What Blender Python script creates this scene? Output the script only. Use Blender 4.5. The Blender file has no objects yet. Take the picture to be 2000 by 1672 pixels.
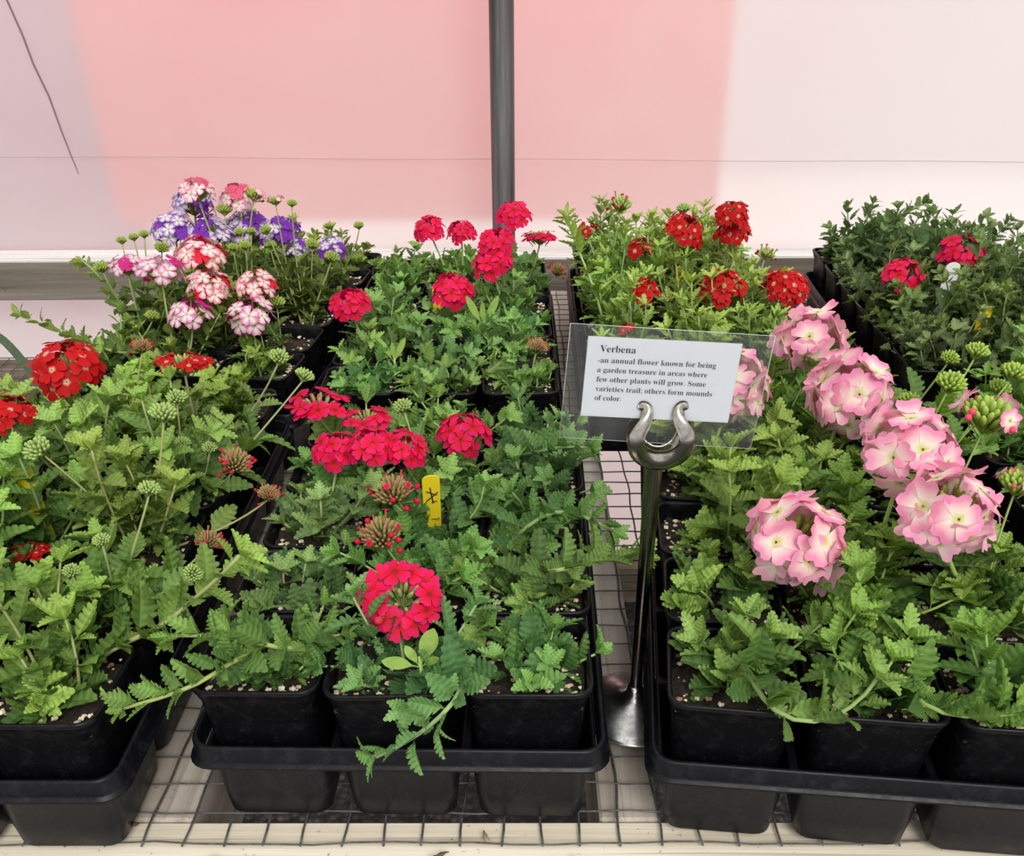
import bpy, math, random
import numpy as np
from mathutils import Vector, Matrix

SC = bpy.context.scene
COL = SC.collection

# ---------------------------------------------------------------- camera
cd = bpy.data.cameras.new('camera')
cam = bpy.data.objects.new('camera', cd)
COL.objects.link(cam)
PITCH, YAW, ROLL = 0.56126, -0.00897, -0.00802
FW = Vector((math.sin(YAW)*math.cos(PITCH), math.cos(YAW)*math.cos(PITCH), -math.sin(PITCH)))
RT = Vector((math.cos(YAW), -math.sin(YAW), 0))
UP = RT.cross(FW)
R2 = RT*math.cos(ROLL)+UP*math.sin(ROLL)
U2 = UP*math.cos(ROLL)-RT*math.sin(ROLL)
M = Matrix((R2, U2, -FW)).transposed().to_4x4()
M.translation = Vector((0.11348, -0.40447, 0.47846))
cam.matrix_world = M
cd.sensor_width = 36.0
cd.lens = 36.0*1830/2000
cd.shift_y = 232.46/2000
cd.clip_start = 0.01
cd.clip_end = 100
cd.dof.use_dof = False
SC.camera = cam

# ---------------------------------------------------------------- world, light, exposure
w = bpy.data.worlds.new('overcast_sky'); SC.world = w; w.use_nodes = True
nt = w.node_tree; nt.nodes.clear()
wo = nt.nodes.new('ShaderNodeOutputWorld'); bg = nt.nodes.new('ShaderNodeBackground')
tc = nt.nodes.new('ShaderNodeTexCoord'); sp = nt.nodes.new('ShaderNodeSeparateXYZ'); cr = nt.nodes.new('ShaderNodeValToRGB')
nt.links.new(tc.outputs['Generated'], sp.inputs[0]); nt.links.new(sp.outputs['Z'], cr.inputs[0])
cr.color_ramp.elements[0].position = 0.0; cr.color_ramp.elements[0].color = (0.90, 0.885, 0.88, 1)
cr.color_ramp.elements[1].position = 0.9; cr.color_ramp.elements[1].color = (1.0, 1.0, 1.0, 1)
nt.links.new(cr.outputs[0], bg.inputs[0]); bg.inputs[1].default_value = 1.0
nt.links.new(bg.outputs[0], wo.inputs[0])
sd = bpy.data.lights.new('soft_sun', 'SUN'); sun = bpy.data.objects.new('soft_sun', sd); COL.objects.link(sun)
sd.energy = 2.5; sd.angle = math.radians(32); sd.color = (1.0, 0.97, 0.92)
sun.rotation_euler = (math.radians(48), 0, math.radians(16))
SC.view_settings.view_transform = 'Standard'
SC.view_settings.look = 'None'
SC.view_settings.exposure = 0.0
SC.view_settings.gamma = 1.0
SC.view_settings.use_curve_mapping = False
SC.cycles.max_bounces = 8
SC.cycles.transparent_max_bounces = 12

# ---------------------------------------------------------------- helpers
rng = np.random.default_rng(7)
random.seed(7)

class Geo:
    """collects vertices, faces and point colours for one mesh"""
    def __init__(s): s.v=[]; s.q=[]; s.t=[]; s.c=[]; s.n=0; s.mq=[]; s.mt=[]
    def add(s, v, q=None, t=None, c=None, m=0):
        v=np.asarray(v,float).reshape(-1,3)
        if q is not None and len(q): s.q.append(np.asarray(q,int)+s.n); s.mq.append(np.full(len(q),m))
        if t is not None and len(t): s.t.append(np.asarray(t,int)+s.n); s.mt.append(np.full(len(t),m))
        s.v.append(v)
        if c is None: c=np.ones((len(v),3))
        c=np.asarray(c,float)
        if c.ndim==1: c=np.tile(c,(len(v),1))
        s.c.append(c); s.n+=len(v)
    def mesh(s, name, mats, smooth=True):
        me=bpy.data.meshes.new(name)
        V=np.concatenate(s.v) if s.v else np.zeros((0,3))
        Q=np.concatenate(s.q) if s.q else np.zeros((0,4),int)
        T=np.concatenate(s.t) if s.t else np.zeros((0,3),int)
        me.vertices.add(len(V)); me.vertices.foreach_set('co',V.ravel())
        L=np.concatenate([Q.ravel(),T.ravel()])
        me.loops.add(len(L)); me.loops.foreach_set('vertex_index',L.astype(np.int32))
        me.polygons.add(len(Q)+len(T))
        st=np.concatenate([np.arange(len(Q))*4, len(Q)*4+np.arange(len(T))*3])
        me.polygons.foreach_set('loop_start',st.astype(np.int32))
        mi=np.concatenate(s.mq+s.mt) if (s.mq or s.mt) else np.zeros(0)
        me.polygons.foreach_set('material_index',mi.astype(np.int32))
        me.polygons.foreach_set('use_smooth',np.full(len(Q)+len(T),smooth))
        ca=me.color_attributes.new('Col','FLOAT_COLOR','POINT')
        C=np.concatenate(s.c); C=np.concatenate([C,np.ones((len(C),1))],1)
        ca.data.foreach_set('color',C.ravel().astype(np.float32))
        me.update(calc_edges=True); me.validate()
        for m in (mats if isinstance(mats,(list,tuple)) else [mats]): me.materials.append(m)
        return me

def link(name, me, parent=None, loc=None, rot=None):
    o=bpy.data.objects.new(name, me); COL.objects.link(o)
    if parent: o.parent=parent
    if loc is not None: o.location=loc
    if rot is not None: o.rotation_euler=rot
    return o
def tag(o, label=None, cat=None, group=None, kind=None):
    if label: o['label']=label
    if cat: o['category']=cat
    if group: o['group']=group
    if kind: o['kind']=kind
    return o
def box(g, x0,x1,y0,y1,z0,z1, c=None, m=0, bev=0.0):
    if bev<=0:
        v=[(x,y,z) for z in (z0,z1) for y in (y0,y1) for x in (x0,x1)]
        g.add(v,[(0,2,3,1),(4,5,7,6),(0,1,5,4),(2,6,7,3),(0,4,6,2),(1,3,7,5)],c=c,m=m)
    else:
        # bevelled box: shrink one axis at a time
        b=bev; vs=[]; X=(x0,x1);Y=(y0,y1);Z=(z0,z1)
        idx={}
        for i in (0,1):
            for j in (0,1):
                for k in (0,1):
                    sx=1-2*i; sy=1-2*j; sz=1-2*k
                    for a in range(3):
                        p=[X[i]+sx*b,Y[j]+sy*b,Z[k]+sz*b]; p[a]=(X,Y,Z)[a][(i,j,k)[a]]
                        idx[(i,j,k,a)]=len(vs); vs.append(p)
        Q=[];T=[]
        for i in (0,1):
            Q.append([idx[(i,0,0,0)],idx[(i,1,0,0)],idx[(i,1,1,0)],idx[(i,0,1,0)]][::1 if i else -1])
            Q.append([idx[(0,i,0,1)],idx[(0,i,1,1)],idx[(1,i,1,1)],idx[(1,i,0,1)]][::1 if i else -1])
            Q.append([idx[(0,0,i,2)],idx[(1,0,i,2)],idx[(1,1,i,2)],idx[(0,1,i,2)]][::1 if i else -1])
            for j in (0,1):
                s=1 if i==j else -1
                Q.append([idx[(i,j,0,0)],idx[(i,j,1,0)],idx[(i,j,1,1)],idx[(i,j,0,1)]][::-s])
                Q.append([idx[(i,0,j,0)],idx[(i,1,j,0)],idx[(i,1,j,2)],idx[(i,0,j,2)]][::s])
                Q.append([idx[(0,i,j,1)],idx[(1,i,j,1)],idx[(1,i,j,2)],idx[(0,i,j,2)]][::-s])
                for k in (0,1):
                    s3=(1-2*i)*(1-2*j)*(1-2*k)
                    T.append([idx[(i,j,k,0)],idx[(i,j,k,1)],idx[(i,j,k,2)]][::-s3])
        g.add(vs,Q,T,c=c,m=m)
def tube(g, P, R, sides=5, c=None, cap=True, m=0, flat=1.0):
    P=np.asarray(P,float); n=len(P)
    R=np.full(n,R,float) if np.isscalar(R) else np.asarray(R,float)
    T=np.gradient(P,axis=0); T/=np.linalg.norm(T,axis=1,keepdims=True)+1e-12
    a=np.array([0,0,1.]) if abs(T[0][2])<.9 else np.array([1.,0,0])
    u=np.cross(a,T[0]); u/=np.linalg.norm(u)
    ang=np.linspace(0,2*np.pi,sides,endpoint=False); V=[]
    for i in range(n):
        u=u-T[i]*np.dot(u,T[i]); u/=np.linalg.norm(u)+1e-12
        w_=np.cross(T[i],u)
        V.append(P[i]+R[i]*(np.cos(ang)[:,None]*u+flat*np.sin(ang)[:,None]*w_))
    V=np.concatenate(V); Q=[]
    for i in range(n-1):
        for j in range(sides):
            k=(j+1)%sides; Q.append((i*sides+j,i*sides+k,(i+1)*sides+k,(i+1)*sides+j))
    Tt=[]
    if cap:
        V=np.concatenate([V,P[:1],P[-1:]]); a0=n*sides
        for j in range(sides):
            k=(j+1)%sides; Tt.append((a0,k,j)); Tt.append((a0+1,(n-1)*sides+j,(n-1)*sides+k))
    if c is not None:
        c=np.asarray(c,float)
        if c.ndim==2:
            cc=np.repeat(c,sides,axis=0); c=np.concatenate([cc,c[:1],c[-1:]]) if cap else cc
    g.add(V,Q,Tt,c=c,m=m)
def lathe(g, prof, n=48, c=None, cx=0, cy=0, m=0):
    ang=np.linspace(0,2*np.pi,n,endpoint=False); V=[]
    for r,z in prof: V.append(np.stack([cx+r*np.cos(ang),cy+r*np.sin(ang),np.full(n,z)],1))
    Q=[(i*n+j,i*n+(j+1)%n,(i+1)*n+(j+1)%n,(i+1)*n+j) for i in range(len(prof)-1) for j in range(n)]
    g.add(np.concatenate(V),Q,c=c,m=m)
def rrect(hx,hy,r,z,seg=5,cx=0,cy=0):
    P=[]
    for (sx,sy,a0) in ((1,1,0),(-1,1,90),(-1,-1,180),(1,-1,270)):
        for k in range(seg):
            a=math.radians(a0+90*k/(seg-1))
            P.append((cx+sx*(hx-r)+r*math.cos(a), cy+sy*(hy-r)+r*math.sin(a), z))
    return np.array(P)
def loft(g, rings, c=None, close=None, m=0):
    n=len(rings[0]); V=np.concatenate(rings)
    Q=[(i*n+j,i*n+(j+1)%n,(i+1)*n+(j+1)%n,(i+1)*n+j) for i in range(len(rings)-1) for j in range(n)]
    T=[]
    if close is not None:
        base=close*n; V=np.concatenate([V,V[base:base+n].mean(0)[None]]); k0=len(V)-1
        T=[(k0,base+j,base+(j+1)%n) for j in range(n)]
    g.add(V,Q,T,c=c,m=m)

# ---------------------------------------------------------------- materials
def mat(name):
    m=bpy.data.materials.new(name); m.use_nodes=True
    n=m.node_tree; b=n.nodes.get('Principled BSDF'); return m,n,b
def node(n,t,**k):
    x=n.nodes.new(t)
    for a,b in k.items(): setattr(x,a,b)
    return x
def noise(n, scale, detail=4, rough=.55, vec=None, dist=0):
    x=node(n,'ShaderNodeTexNoise'); x.inputs['Scale'].default_value=scale; x.inputs['Detail'].default_value=detail
    x.inputs['Roughness'].default_value=rough; x.inputs['Distortion'].default_value=dist
    if vec is not None: n.links.new(vec,x.inputs['Vector'])
    return x
def ramp(n, src, stops):
    r=node(n,'ShaderNodeValToRGB'); e=r.color_ramp.elements
    while len(e)<len(stops): e.new(.5)
    for i,(p,c) in enumerate(stops):
        e[i].position=p; e[i].color=(*c,1) if len(c)==3 else c
    n.links.new(src,r.inputs[0]); return r
def objco(n, scale=(1,1,1), rot=(0,0,0)):
    t=node(n,'ShaderNodeTexCoord'); mp=node(n,'ShaderNodeMapping')
    mp.inputs['Scale'].default_value=scale; mp.inputs['Rotation'].default_value=rot
    n.links.new(t.outputs['Object'],mp.inputs[0]); return mp.outputs[0]
def bump(n,b,src,strength=.3,dist=.001):
    x=node(n,'ShaderNodeBump'); x.inputs['Strength'].default_value=strength; x.inputs['Distance'].default_value=dist
    n.links.new(src,x.inputs['Height']); n.links.new(x.outputs[0],b.inputs['Normal'])

def wood(name, c0,c1,c2, axis='x', scale=1.0):
    m,n,b=mat(name)
    s={'x':(1.2,38,38),'y':(38,1.2,38),'z':(38,38,1.2)}[axis]
    co=objco(n,tuple(v*scale for v in s))
    a=noise(n,1.0,8,.65,co,.4); r=ramp(n,a.outputs[0],[(.28,c0),(.5,c1),(.72,c2)])
    co2=objco(n,(1,1,1)); sp2=noise(n,220,3,.6,co2)
    r2=ramp(n,sp2.outputs[0],[(.27,(.25,.2,.16)),(.34,(1,1,1))])
    s3={'x':(3,160,160),'y':(160,3,160),'z':(160,160,3)}[axis]
    co3=objco(n,s3); g3=noise(n,1.0,3,.5,co3,.2); r3=ramp(n,g3.outputs[0],[(.30,(.45,.41,.37)),(.40,(1,1,1))])
    mx=node(n,'ShaderNodeMixRGB',blend_type='MULTIPLY'); mx.inputs[0].default_value=.8
    n.links.new(r.outputs[0],mx.inputs[1]); n.links.new(r2.outputs[0],mx.inputs[2])
    mx2=node(n,'ShaderNodeMixRGB',blend_type='MULTIPLY'); mx2.inputs[0].default_value=.7
    n.links.new(mx.outputs[0],mx2.inputs[1]); n.links.new(r3.outputs[0],mx2.inputs[2])
    n.links.new(mx2.outputs[0],b.inputs['Base Color']); b.inputs['Roughness'].default_value=.85
    bump(n,b,g3.outputs[0],.5,.0012)
    return m
M_LIGHT=wood('pale_weathered_lumber',(.48,.41,.30),(.76,.68,.54),(.90,.83,.70),'x')
M_STR=wood('grey_weathered_lumber',(.20,.165,.13),(.42,.37,.31),(.62,.57,.50),'y')
M_BEAM=wood('old_grey_beam_wood',(.04,.03,.022),(.15,.125,.10),(.30,.265,.225),'x',.6)
M_BEAMTOP=wood('pale_beam_top',(.50,.49,.47),(.66,.65,.64),(.78,.77,.77),'x',.5)  # paler tone for the top face of the beam only
M_DARKW=wood('dark_brown_wood',(.05,.035,.022),(.13,.10,.07),(.20,.165,.125),'x')  # dark brown tone shared by baseboard, rails and legs

def plastic(name, base, rough=.42, dust=.5):
    m,n,b=mat(name); co=objco(n)
    a=noise(n,90,5,.7,co); r=ramp(n,a.outputs[0],[(.52,base),(.80,tuple(x+.035*dust for x in base))])
    s=noise(n,700,2,.5,co); r2=ramp(n,s.outputs[0],[(.70,(0,0,0)),(.76,(.10*dust,.09*dust,.08*dust))])
    ad=node(n,'ShaderNodeMixRGB',blend_type='ADD'); ad.inputs[0].default_value=1
    n.links.new(r.outputs[0],ad.inputs[1]); n.links.new(r2.outputs[0],ad.inputs[2])
    n.links.new(ad.outputs[0],b.inputs['Base Color'])
    rr=ramp(n,a.outputs[0],[(.3,(rough-.08,)*3),(.7,(rough+.2,)*3)]); n.links.new(rr.outputs[0],b.inputs['Roughness'])
    b.inputs['Specular IOR Level'].default_value=.2
    bump(n,b,a.outputs[0],.15,.0006)
    return m
M_POT=plastic('black_pot_plastic',(.004,.004,.0055),.30,.42)
M_TRAY=plastic('black_tray_plastic',(.0045,.005,.007),.32,.36)

def leafmat():
    m,n,b=mat('verbena_leaf'); n.nodes.remove(b)
    at=node(n,'ShaderNodeAttribute',attribute_name='Col'); co=objco(n)
    a=noise(n,160,3,.6,co); r=ramp(n,a.outputs[0],[(.3,(.80,.82,.78)),(.7,(1.14,1.12,1.1))])
    mx=node(n,'ShaderNodeMixRGB',blend_type='MULTIPLY'); mx.inputs[0].default_value=1
    n.links.new(at.outputs['Color'],mx.inputs[1]); n.links.new(r.outputs[0],mx.inputs[2])
    p=node(n,'ShaderNodeBsdfPrincipled'); n.links.new(mx.outputs[0],p.inputs['Base Color'])
    p.inputs['Roughness'].default_value=.58; p.inputs['Specular IOR Level'].default_value=.32
    f=noise(n,900,2,.5,co); bp=node(n,'ShaderNodeBump'); bp.inputs['Strength'].default_value=.35; bp.inputs['Distance'].default_value=.0006
    n.links.new(f.outputs[0],bp.inputs['Height']); n.links.new(bp.outputs[0],p.inputs['Normal'])
    tl=node(n,'ShaderNodeBsdfTranslucent'); hs=node(n,'ShaderNodeHueSaturation'); hs.inputs['Hue'].default_value=.485; hs.inputs['Saturation'].default_value=1.15; hs.inputs['Value'].default_value=1.3
    n.links.new(mx.outputs[0],hs.inputs['Color']); n.links.new(hs.outputs[0],tl.inputs[0])
    ms=node(n,'ShaderNodeMixShader'); ms.inputs[0].default_value=.28
    n.links.new(p.outputs[0],ms.inputs[1]); n.links.new(tl.outputs[0],ms.inputs[2])
    n.links.new(ms.outputs[0],n.nodes['Material Output'].inputs[0]); return m
M_LEAF=leafmat()
def petalmat():
    m,n,b=mat('verbena_petal'); n.nodes.remove(b)
    at=node(n,'ShaderNodeAttribute',attribute_name='Col')
    p=node(n,'ShaderNodeBsdfPrincipled'); n.links.new(at.outputs['Color'],p.inputs['Base Color'])
    p.inputs['Roughness'].default_value=.6; p.inputs['Specular IOR Level'].default_value=.2
    tl=node(n,'ShaderNodeBsdfTranslucent'); n.links.new(at.outputs['Color'],tl.inputs[0])
    ms=node(n,'ShaderNodeMixShader'); ms.inputs[0].default_value=.3
    n.links.new(p.outputs[0],ms.inputs[1]); n.links.new(tl.outputs[0],ms.inputs[2])
    n.links.new(ms.outputs[0],n.nodes['Material Output'].inputs[0]); return m
M_PETAL=petalmat()
def vcol(name,rough=.6,spec=.3):
    m,n,b=mat(name); at=node(n,'ShaderNodeAttribute',attribute_name='Col')
    n.links.new(at.outputs['Color'],b.inputs['Base Color']); b.inputs['Roughness'].default_value=rough
    b.inputs['Specular IOR Level'].default_value=spec; return m
M_STEM=vcol('verbena_stem',.6,.25)
M_PERL=vcol('perlite_chunk',.9,.1)
def soilmat():
    m,n,b=mat('potting_soil'); co=objco(n)
    a=noise(n,260,6,.75,co); r=ramp(n,a.outputs[0],[(.32,(.006,.004,.003)),(.50,(.035,.023,.014)),(.66,(.095,.062,.036)),(.80,(.24,.18,.11))])
    n.links.new(r.outputs[0],b.inputs['Base Color']); b.inputs['Roughness'].default_value=.95
    bump(n,b,a.outputs[0],.9,.004); return m
M_SOIL=soilmat()
def metal(name,col,rough,dirt=0.0):
    m,n,b=mat(name); b.inputs['Metallic'].default_value=1; b.inputs['Roughness'].default_value=rough
    co=objco(n); a=noise(n,130,5,.7,co,.3)
    r=ramp(n,a.outputs[0],[(.42,col),(.62,tuple(x*(1-dirt) for x in col))]); n.links.new(r.outputs[0],b.inputs['Base Color'])
    rr=ramp(n,a.outputs[0],[(.4,(rough,)*3),(.65,(rough+.25*dirt,)*3)]); n.links.new(rr.outputs[0],b.inputs['Roughness'])
    return m
M_CHROME=metal('worn_chrome',(.80,.79,.76),.20,.35)
M_CLIP=metal('tarnished_chrome_clip',(.50,.47,.42),.16,.5)
M_WIRE=metal('weathered_wire',(.12,.115,.11),.55,.5); M_WIRE.node_tree.nodes['Principled BSDF'].inputs['Metallic'].default_value=.35

def filmmat():
    m,n,b=mat('translucent_greenhouse_film'); n.nodes.remove(b)
    co=objco(n,(1,1,1))
    df=node(n,'ShaderNodeBsdfDiffuse'); df.inputs[0].default_value=(.80,.80,.775,1)
    tl=node(n,'ShaderNodeBsdfTranslucent'); tl.inputs[0].default_value=(.92,.885,.86,1)
    m1=node(n,'ShaderNodeMixShader'); m1.inputs[0].default_value=.62
    n.links.new(df.outputs[0],m1.inputs[1]); n.links.new(tl.outputs[0],m1.inputs[2])
    rf=node(n,'ShaderNodeBsdfRefraction'); rf.inputs['Color'].default_value=(.97,.96,.96,1); rf.inputs['Roughness'].default_value=.40; rf.inputs['IOR'].default_value=1.09
    a=noise(n,1.6,5,.6,objco(n,(1,1,2.2)),1.0); r=ramp(n,a.outputs[0],[(.3,(.22,)*3),(.7,(.32,)*3)])
    # rows of dried droplets make the sheet milkier in small dots
    v=node(n,'ShaderNodeTexVoronoi'); v.inputs['Scale'].default_value=55; n.links.new(co,v.inputs['Vector'])
    v2=noise(n,5,3,.6,co); rv=ramp(n,v.outputs['Distance'],[(.05,(.10,)*3),(.13,(0,)*3)]); rm=ramp(n,v2.outputs[0],[(.5,(0,)*3),(.62,(1,)*3)])
    mm=node(n,'ShaderNodeMath',operation='MULTIPLY'); n.links.new(rv.outputs[0],mm.inputs[0]); n.links.new(rm.outputs[0],mm.inputs[1])
    sb=node(n,'ShaderNodeMath',operation='SUBTRACT'); n.links.new(r.outputs[0],sb.inputs[0]); n.links.new(mm.outputs[0],sb.inputs[1])
    m2=node(n,'ShaderNodeMixShader'); n.links.new(sb.outputs[0],m2.inputs[0])
    n.links.new(m1.outputs[0],m2.inputs[1]); n.links.new(rf.outputs[0],m2.inputs[2])
    n.links.new(m2.outputs[0],n.nodes['Material Output'].inputs[0]); return m
M_FILM=filmmat()
def simple(name,col,rough=.6,spec=.4,metal_=0):
    m,n,b=mat(name); b.inputs['Base Color'].default_value=(*col,1); b.inputs['Roughness'].default_value=rough
    b.inputs['Specular IOR Level'].default_value=spec; b.inputs['Metallic'].default_value=metal_; return m
def gravelmat():
    m,n,b=mat('dark_gravel_ground'); co=objco(n)
    v=node(n,'ShaderNodeTexVoronoi'); v.inputs['Scale'].default_value=75; v.inputs['Randomness'].default_value=1; n.links.new(co,v.inputs['Vector'])
    hs=node(n,'ShaderNodeSeparateColor'); n.links.new(v.outputs['Color'],hs.inputs[0])
    r=ramp(n,hs.outputs[0],[(0,(.012,.012,.013)),(.6,(.05,.047,.045)),(1,(.14,.125,.11))])
    d=ramp(n,v.outputs['Distance'],[(0,(1,1,1)),(.75,(.12,.12,.12))])
    mx=node(n,'ShaderNodeMixRGB',blend_type='MULTIPLY'); mx.inputs[0].default_value=1
    n.links.new(r.outputs[0],mx.inputs[1]); n.links.new(d.outputs[0],mx.inputs[2]); n.links.new(mx.outputs[0],b.inputs['Base Color'])
    b.inputs['Roughness'].default_value=.8
    inv=node(n,'ShaderNodeMath',operation='SUBTRACT'); inv.inputs[0].default_value=1; n.links.new(v.outputs['Distance'],inv.inputs[1])
    bump(n,b,inv.outputs[0],1,.01); return m

# ---------------------------------------------------------------- the setting
GZ=-0.80
def struct(name, g, m, smooth=False):
    return tag(link(name, g.mesh(name,m,smooth)), kind='structure')
g=Geo(); box(g,-4,4,-2.0,1.445,GZ-.05,GZ); struct('floor',g,gravelmat())
g=Geo(); box(g,-6,6,1.47,7,GZ-.09,GZ-.02); o=struct('trim_3',g,simple('pale_ground_outside',(.88,.86,.84),.9,.1))
# plastic film wall: a gently rippled sheet
g=Geo(); nx,nz=90,60
X=np.linspace(-2.6,2.8,nx); Z=np.linspace(GZ+.0,1.5,nz)
XX,ZZ=np.meshgrid(X,Z); YY=1.458+.003*np.sin(XX*5+ZZ*2)+.0025*np.sin(XX*11-ZZ*7+1)
V=np.stack([XX,YY,ZZ],2).reshape(-1,3)
Q=[(j*nx+i,j*nx+i+1,(j+1)*nx+i+1,(j+1)*nx+i) for j in range(nz-1) for i in range(nx-1)]
g.add(V,Q); struct('wall_back',g,M_FILM,True)
g=Geo(); box(g,-2.6,2.8,1.38,1.448,-.076,-.002,bev=.002); box(g,-2.6,2.8,1.3805,1.4475,-.0045,.002,m=1,bev=.0012); struct('trim_1',g,[M_BEAM,M_BEAMTOP])
g=Geo(); box(g,-2.6,2.8,1.38,1.42,GZ,GZ+.10,bev=.003); struct('baseboard_back',g,M_DARKW)
# fold line pressed into the film
g=Geo(); tube(g,[(x,1.450,.162-.011*(x-.103)+.001*math.sin(x*9)) for x in np.linspace(-2.6,2.8,60)],.00045,4)
struct('trim_2',g,simple('film_fold_line',(.36,.28,.28),.7))
# things outside, seen blurred through the film
def outside(name,x0,x1,z0,z1,y,m,lab,cat,legs):
    g=Geo(); box(g,x0,x1,y,y+.03,z0,z1,bev=.004); o=link(name,g.mesh(name,m)); tag(o,lab,cat)
    for x in legs:
        g=Geo(); box(g,x-.02,x+.02,y+.002,y+.028,GZ-.02,z0-.001,bev=.002); link('leg',g.mesh('leg',M_PALE),o)
M_PALE=simple('pale_leg_paint',(.86,.83,.82),.9,.1)
outside('red_panel',-1.085,.705,-.19,1.6,2.6,simple('red_painted_panel',(.95,.12,.13),.8,.2),'large flat red panel outside, showing pink and blurred through the plastic film wall','panel',(-.95,.60))
outside('grey_panel',-2.6,-1.02,-.42,1.6,2.66,simple('lavender_grey_panel',(.30,.25,.40),.8,.2),'tall lavender grey panel outside behind the film at the left','panel',(-2.4,-1.3))
outside('purple_board',-.062,.046,.47,1.6,2.0,simple('purple_grey_board',(.30,.18,.33),.8,.2),'narrow purple grey board outside, just left of the steel pole','board',())
# thin dark cord hanging against the film
g=Geo(); P=[(-.781,1.449,.52),(-.768,1.449,.454),(-.761,1.449,.424),(-.749,1.449,.37),(-.743,1.449,.326),(-.729,1.449,.273),(-.722,1.449,.218),(-.715,1.449,.174),(-.709,1.449,.141)]
tube(g,P,[.0016]*6+[.0013,.001,.0005],6)
P2=[(-.83,1.449,1.0),(-.781,1.449,.52)]; tube(g,P2,.0016,6)
tag(link('cord',g.mesh('cord',simple('dark_cord',(.20,.13,.16),.7))),'thin dark cord running diagonally down the film at upper left','cord')
# steel pole
g=Geo(); lathe(g,[(.0001,1.5),(.0205,1.5),(.0205,GZ+.004),(.03,GZ+.003),(.03,GZ),(.0001,GZ)],40,cx=.0875,cy=1.345)
m,n,b=mat('galvanised_grey_pipe'); b.inputs['Metallic'].default_value=.75
co=objco(n,(60,60,2.5)); a=noise(n,1,5,.6,co); r=ramp(n,a.outputs[0],[(.35,(.045,.04,.04)),(.6,(.13,.125,.125)),(.8,(.22,.215,.21))])
n.links.new(r.outputs[0],b.inputs['Base Color']); b.inputs['Roughness'].default_value=.38
tag(link('steel_pole',g.mesh('steel_pole',m)),'dark grey round steel pole standing upright in front of the plastic wall','pole')

# ---------------------------------------------------------------- bench
bench=tag(link('plant_bench',None,loc=(0,0,0)),'long weathered wooden bench frame carrying the wire mesh and plant trays','bench')
def bpart(name,g,m): return link(name,g.mesh(name,m,False),bench)
TZ=-.0022
g=Geo(); box(g,-1.3,1.4,-.075,.0215,-.092,TZ,bev=.002); bpart('front_board',g,M_LIGHT)
for (x0,x1,y1,mm) in ((-.192,-.103,1.165,M_STR),(.166,.206,1.185,M_STR),(-.80,-.76,.86,M_STR),(.62,.66,1.165,M_STR),(1.1,1.14,1.165,M_STR)):
    g=Geo(); box(g,x0,x1,.0225,y1,-.092,TZ,bev=.002); bpart('stringer',g,mm)
g=Geo(); box(g,-1.3,-.40,.785,.872,-.092,TZ-.001,bev=.002); bpart('rear_rail',g,M_DARKW)
g=Geo(); box(g,-.30,-.193,.85,.89,-.092,TZ-.001,bev=.002); bpart('cross_rail',g,M_DARKW)
g=Geo(); box(g,.4,.619,.80,.93,-.060,TZ-.004,bev=.002); bpart('cross_rail',g,M_DARKW)
g=Geo(); box(g,.207,.619,1.12,1.16,-.092,TZ-.001,bev=.002); bpart('rear_rail',g,M_STR)
g=Geo(); box(g,-.102,.165,1.145,1.185,-.092,TZ-.001,bev=.002); bpart('rear_rail',g,M_STR)
for x in (-.78,.4,1.05):
    for y in (-.03,1.13 if x>0 else .83):
        g=Geo(); box(g,x-.045,x+.045,y-.04,y+.04,GZ,-.093,bev=.003); bpart('leg',g,M_DARKW)
# wire mesh
g=Geo(); S=.0254; WR=.00078
def wob(a,b,amp): return amp*math.sin(a*37+b*1.7)+amp*.6*math.sin(a*91+b*3.1)
def ztop(x,y,i):
    return .0004+.0010*abs(math.sin(x*23+y*17))*math.sin(i*.9)**2
for k in range(-44,52):
    x=k*S; y1=1.17 if k>=-15 else .872
    if k<-30: continue
    P=[(x+wob(y,k,.0011),y,ztop(x,y,k)) for y in np.arange(-.0015,y1+.001,S/2)]
    tube(g,P,WR,4)
for r in range(0,47):
    y=r*S; x0=-.78 if y<.875 else -.40
    P=[(x,y+wob(x,r,.0011),ztop(x,y,r)+.0011) for x in np.arange(x0,1.32,S)]
    tube(g,P,WR,4)
tag(link('wire_mesh',g.mesh('wire_mesh',M_WIRE)),'square grid of thin grey welded wire lying on the bench','wire mesh')
# debris on the front board
M_DEB=vcol('dry_debris',.9,.1)
for i,(x,y,z,l,c,lab) in enumerate([(-.137,.012,.0024,.010,(.10,.045,.03),'dark red brown dried bloom on the front board beside the left tray'),(-.079,-.013,.0005,.009,(.09,.04,.03),'shrivelled brown bud on the front board under the middle tray'),(.092,.004,.0005,.011,(.30,.26,.17),'straw coloured seed husk on the front board below the middle tray'),(.062,-.010,.0005,.014,(.13,.08,.05),'curled brown twig on the front board below the middle tray'),(.148,-.016,.0005,.009,(.20,.12,.08),'tiny tan leaf scrap on the front board near the sign base'),(.173,.410,.0024,.008,(.14,.05,.03),'small red brown husk on the wire between the trays')]):
    g=Geo(); a=random.random()*3
    P=[(x+l*(t-.5)*math.cos(a),y+l*(t-.5)*math.sin(a)+.0015*math.sin(t*5+i),z+.0012+.0012*math.sin(t*3.1)) for t in np.linspace(0,1,7)]
    tube(g,P,[.0004,.0011,.0016,.0013,.0018,.0009,.0003],5,c=c,flat=.6)
    tag(link('plant_scrap',g.mesh('plant_scrap',M_DEB)),lab,'plant scrap','dry plant scraps on the bench')

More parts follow.
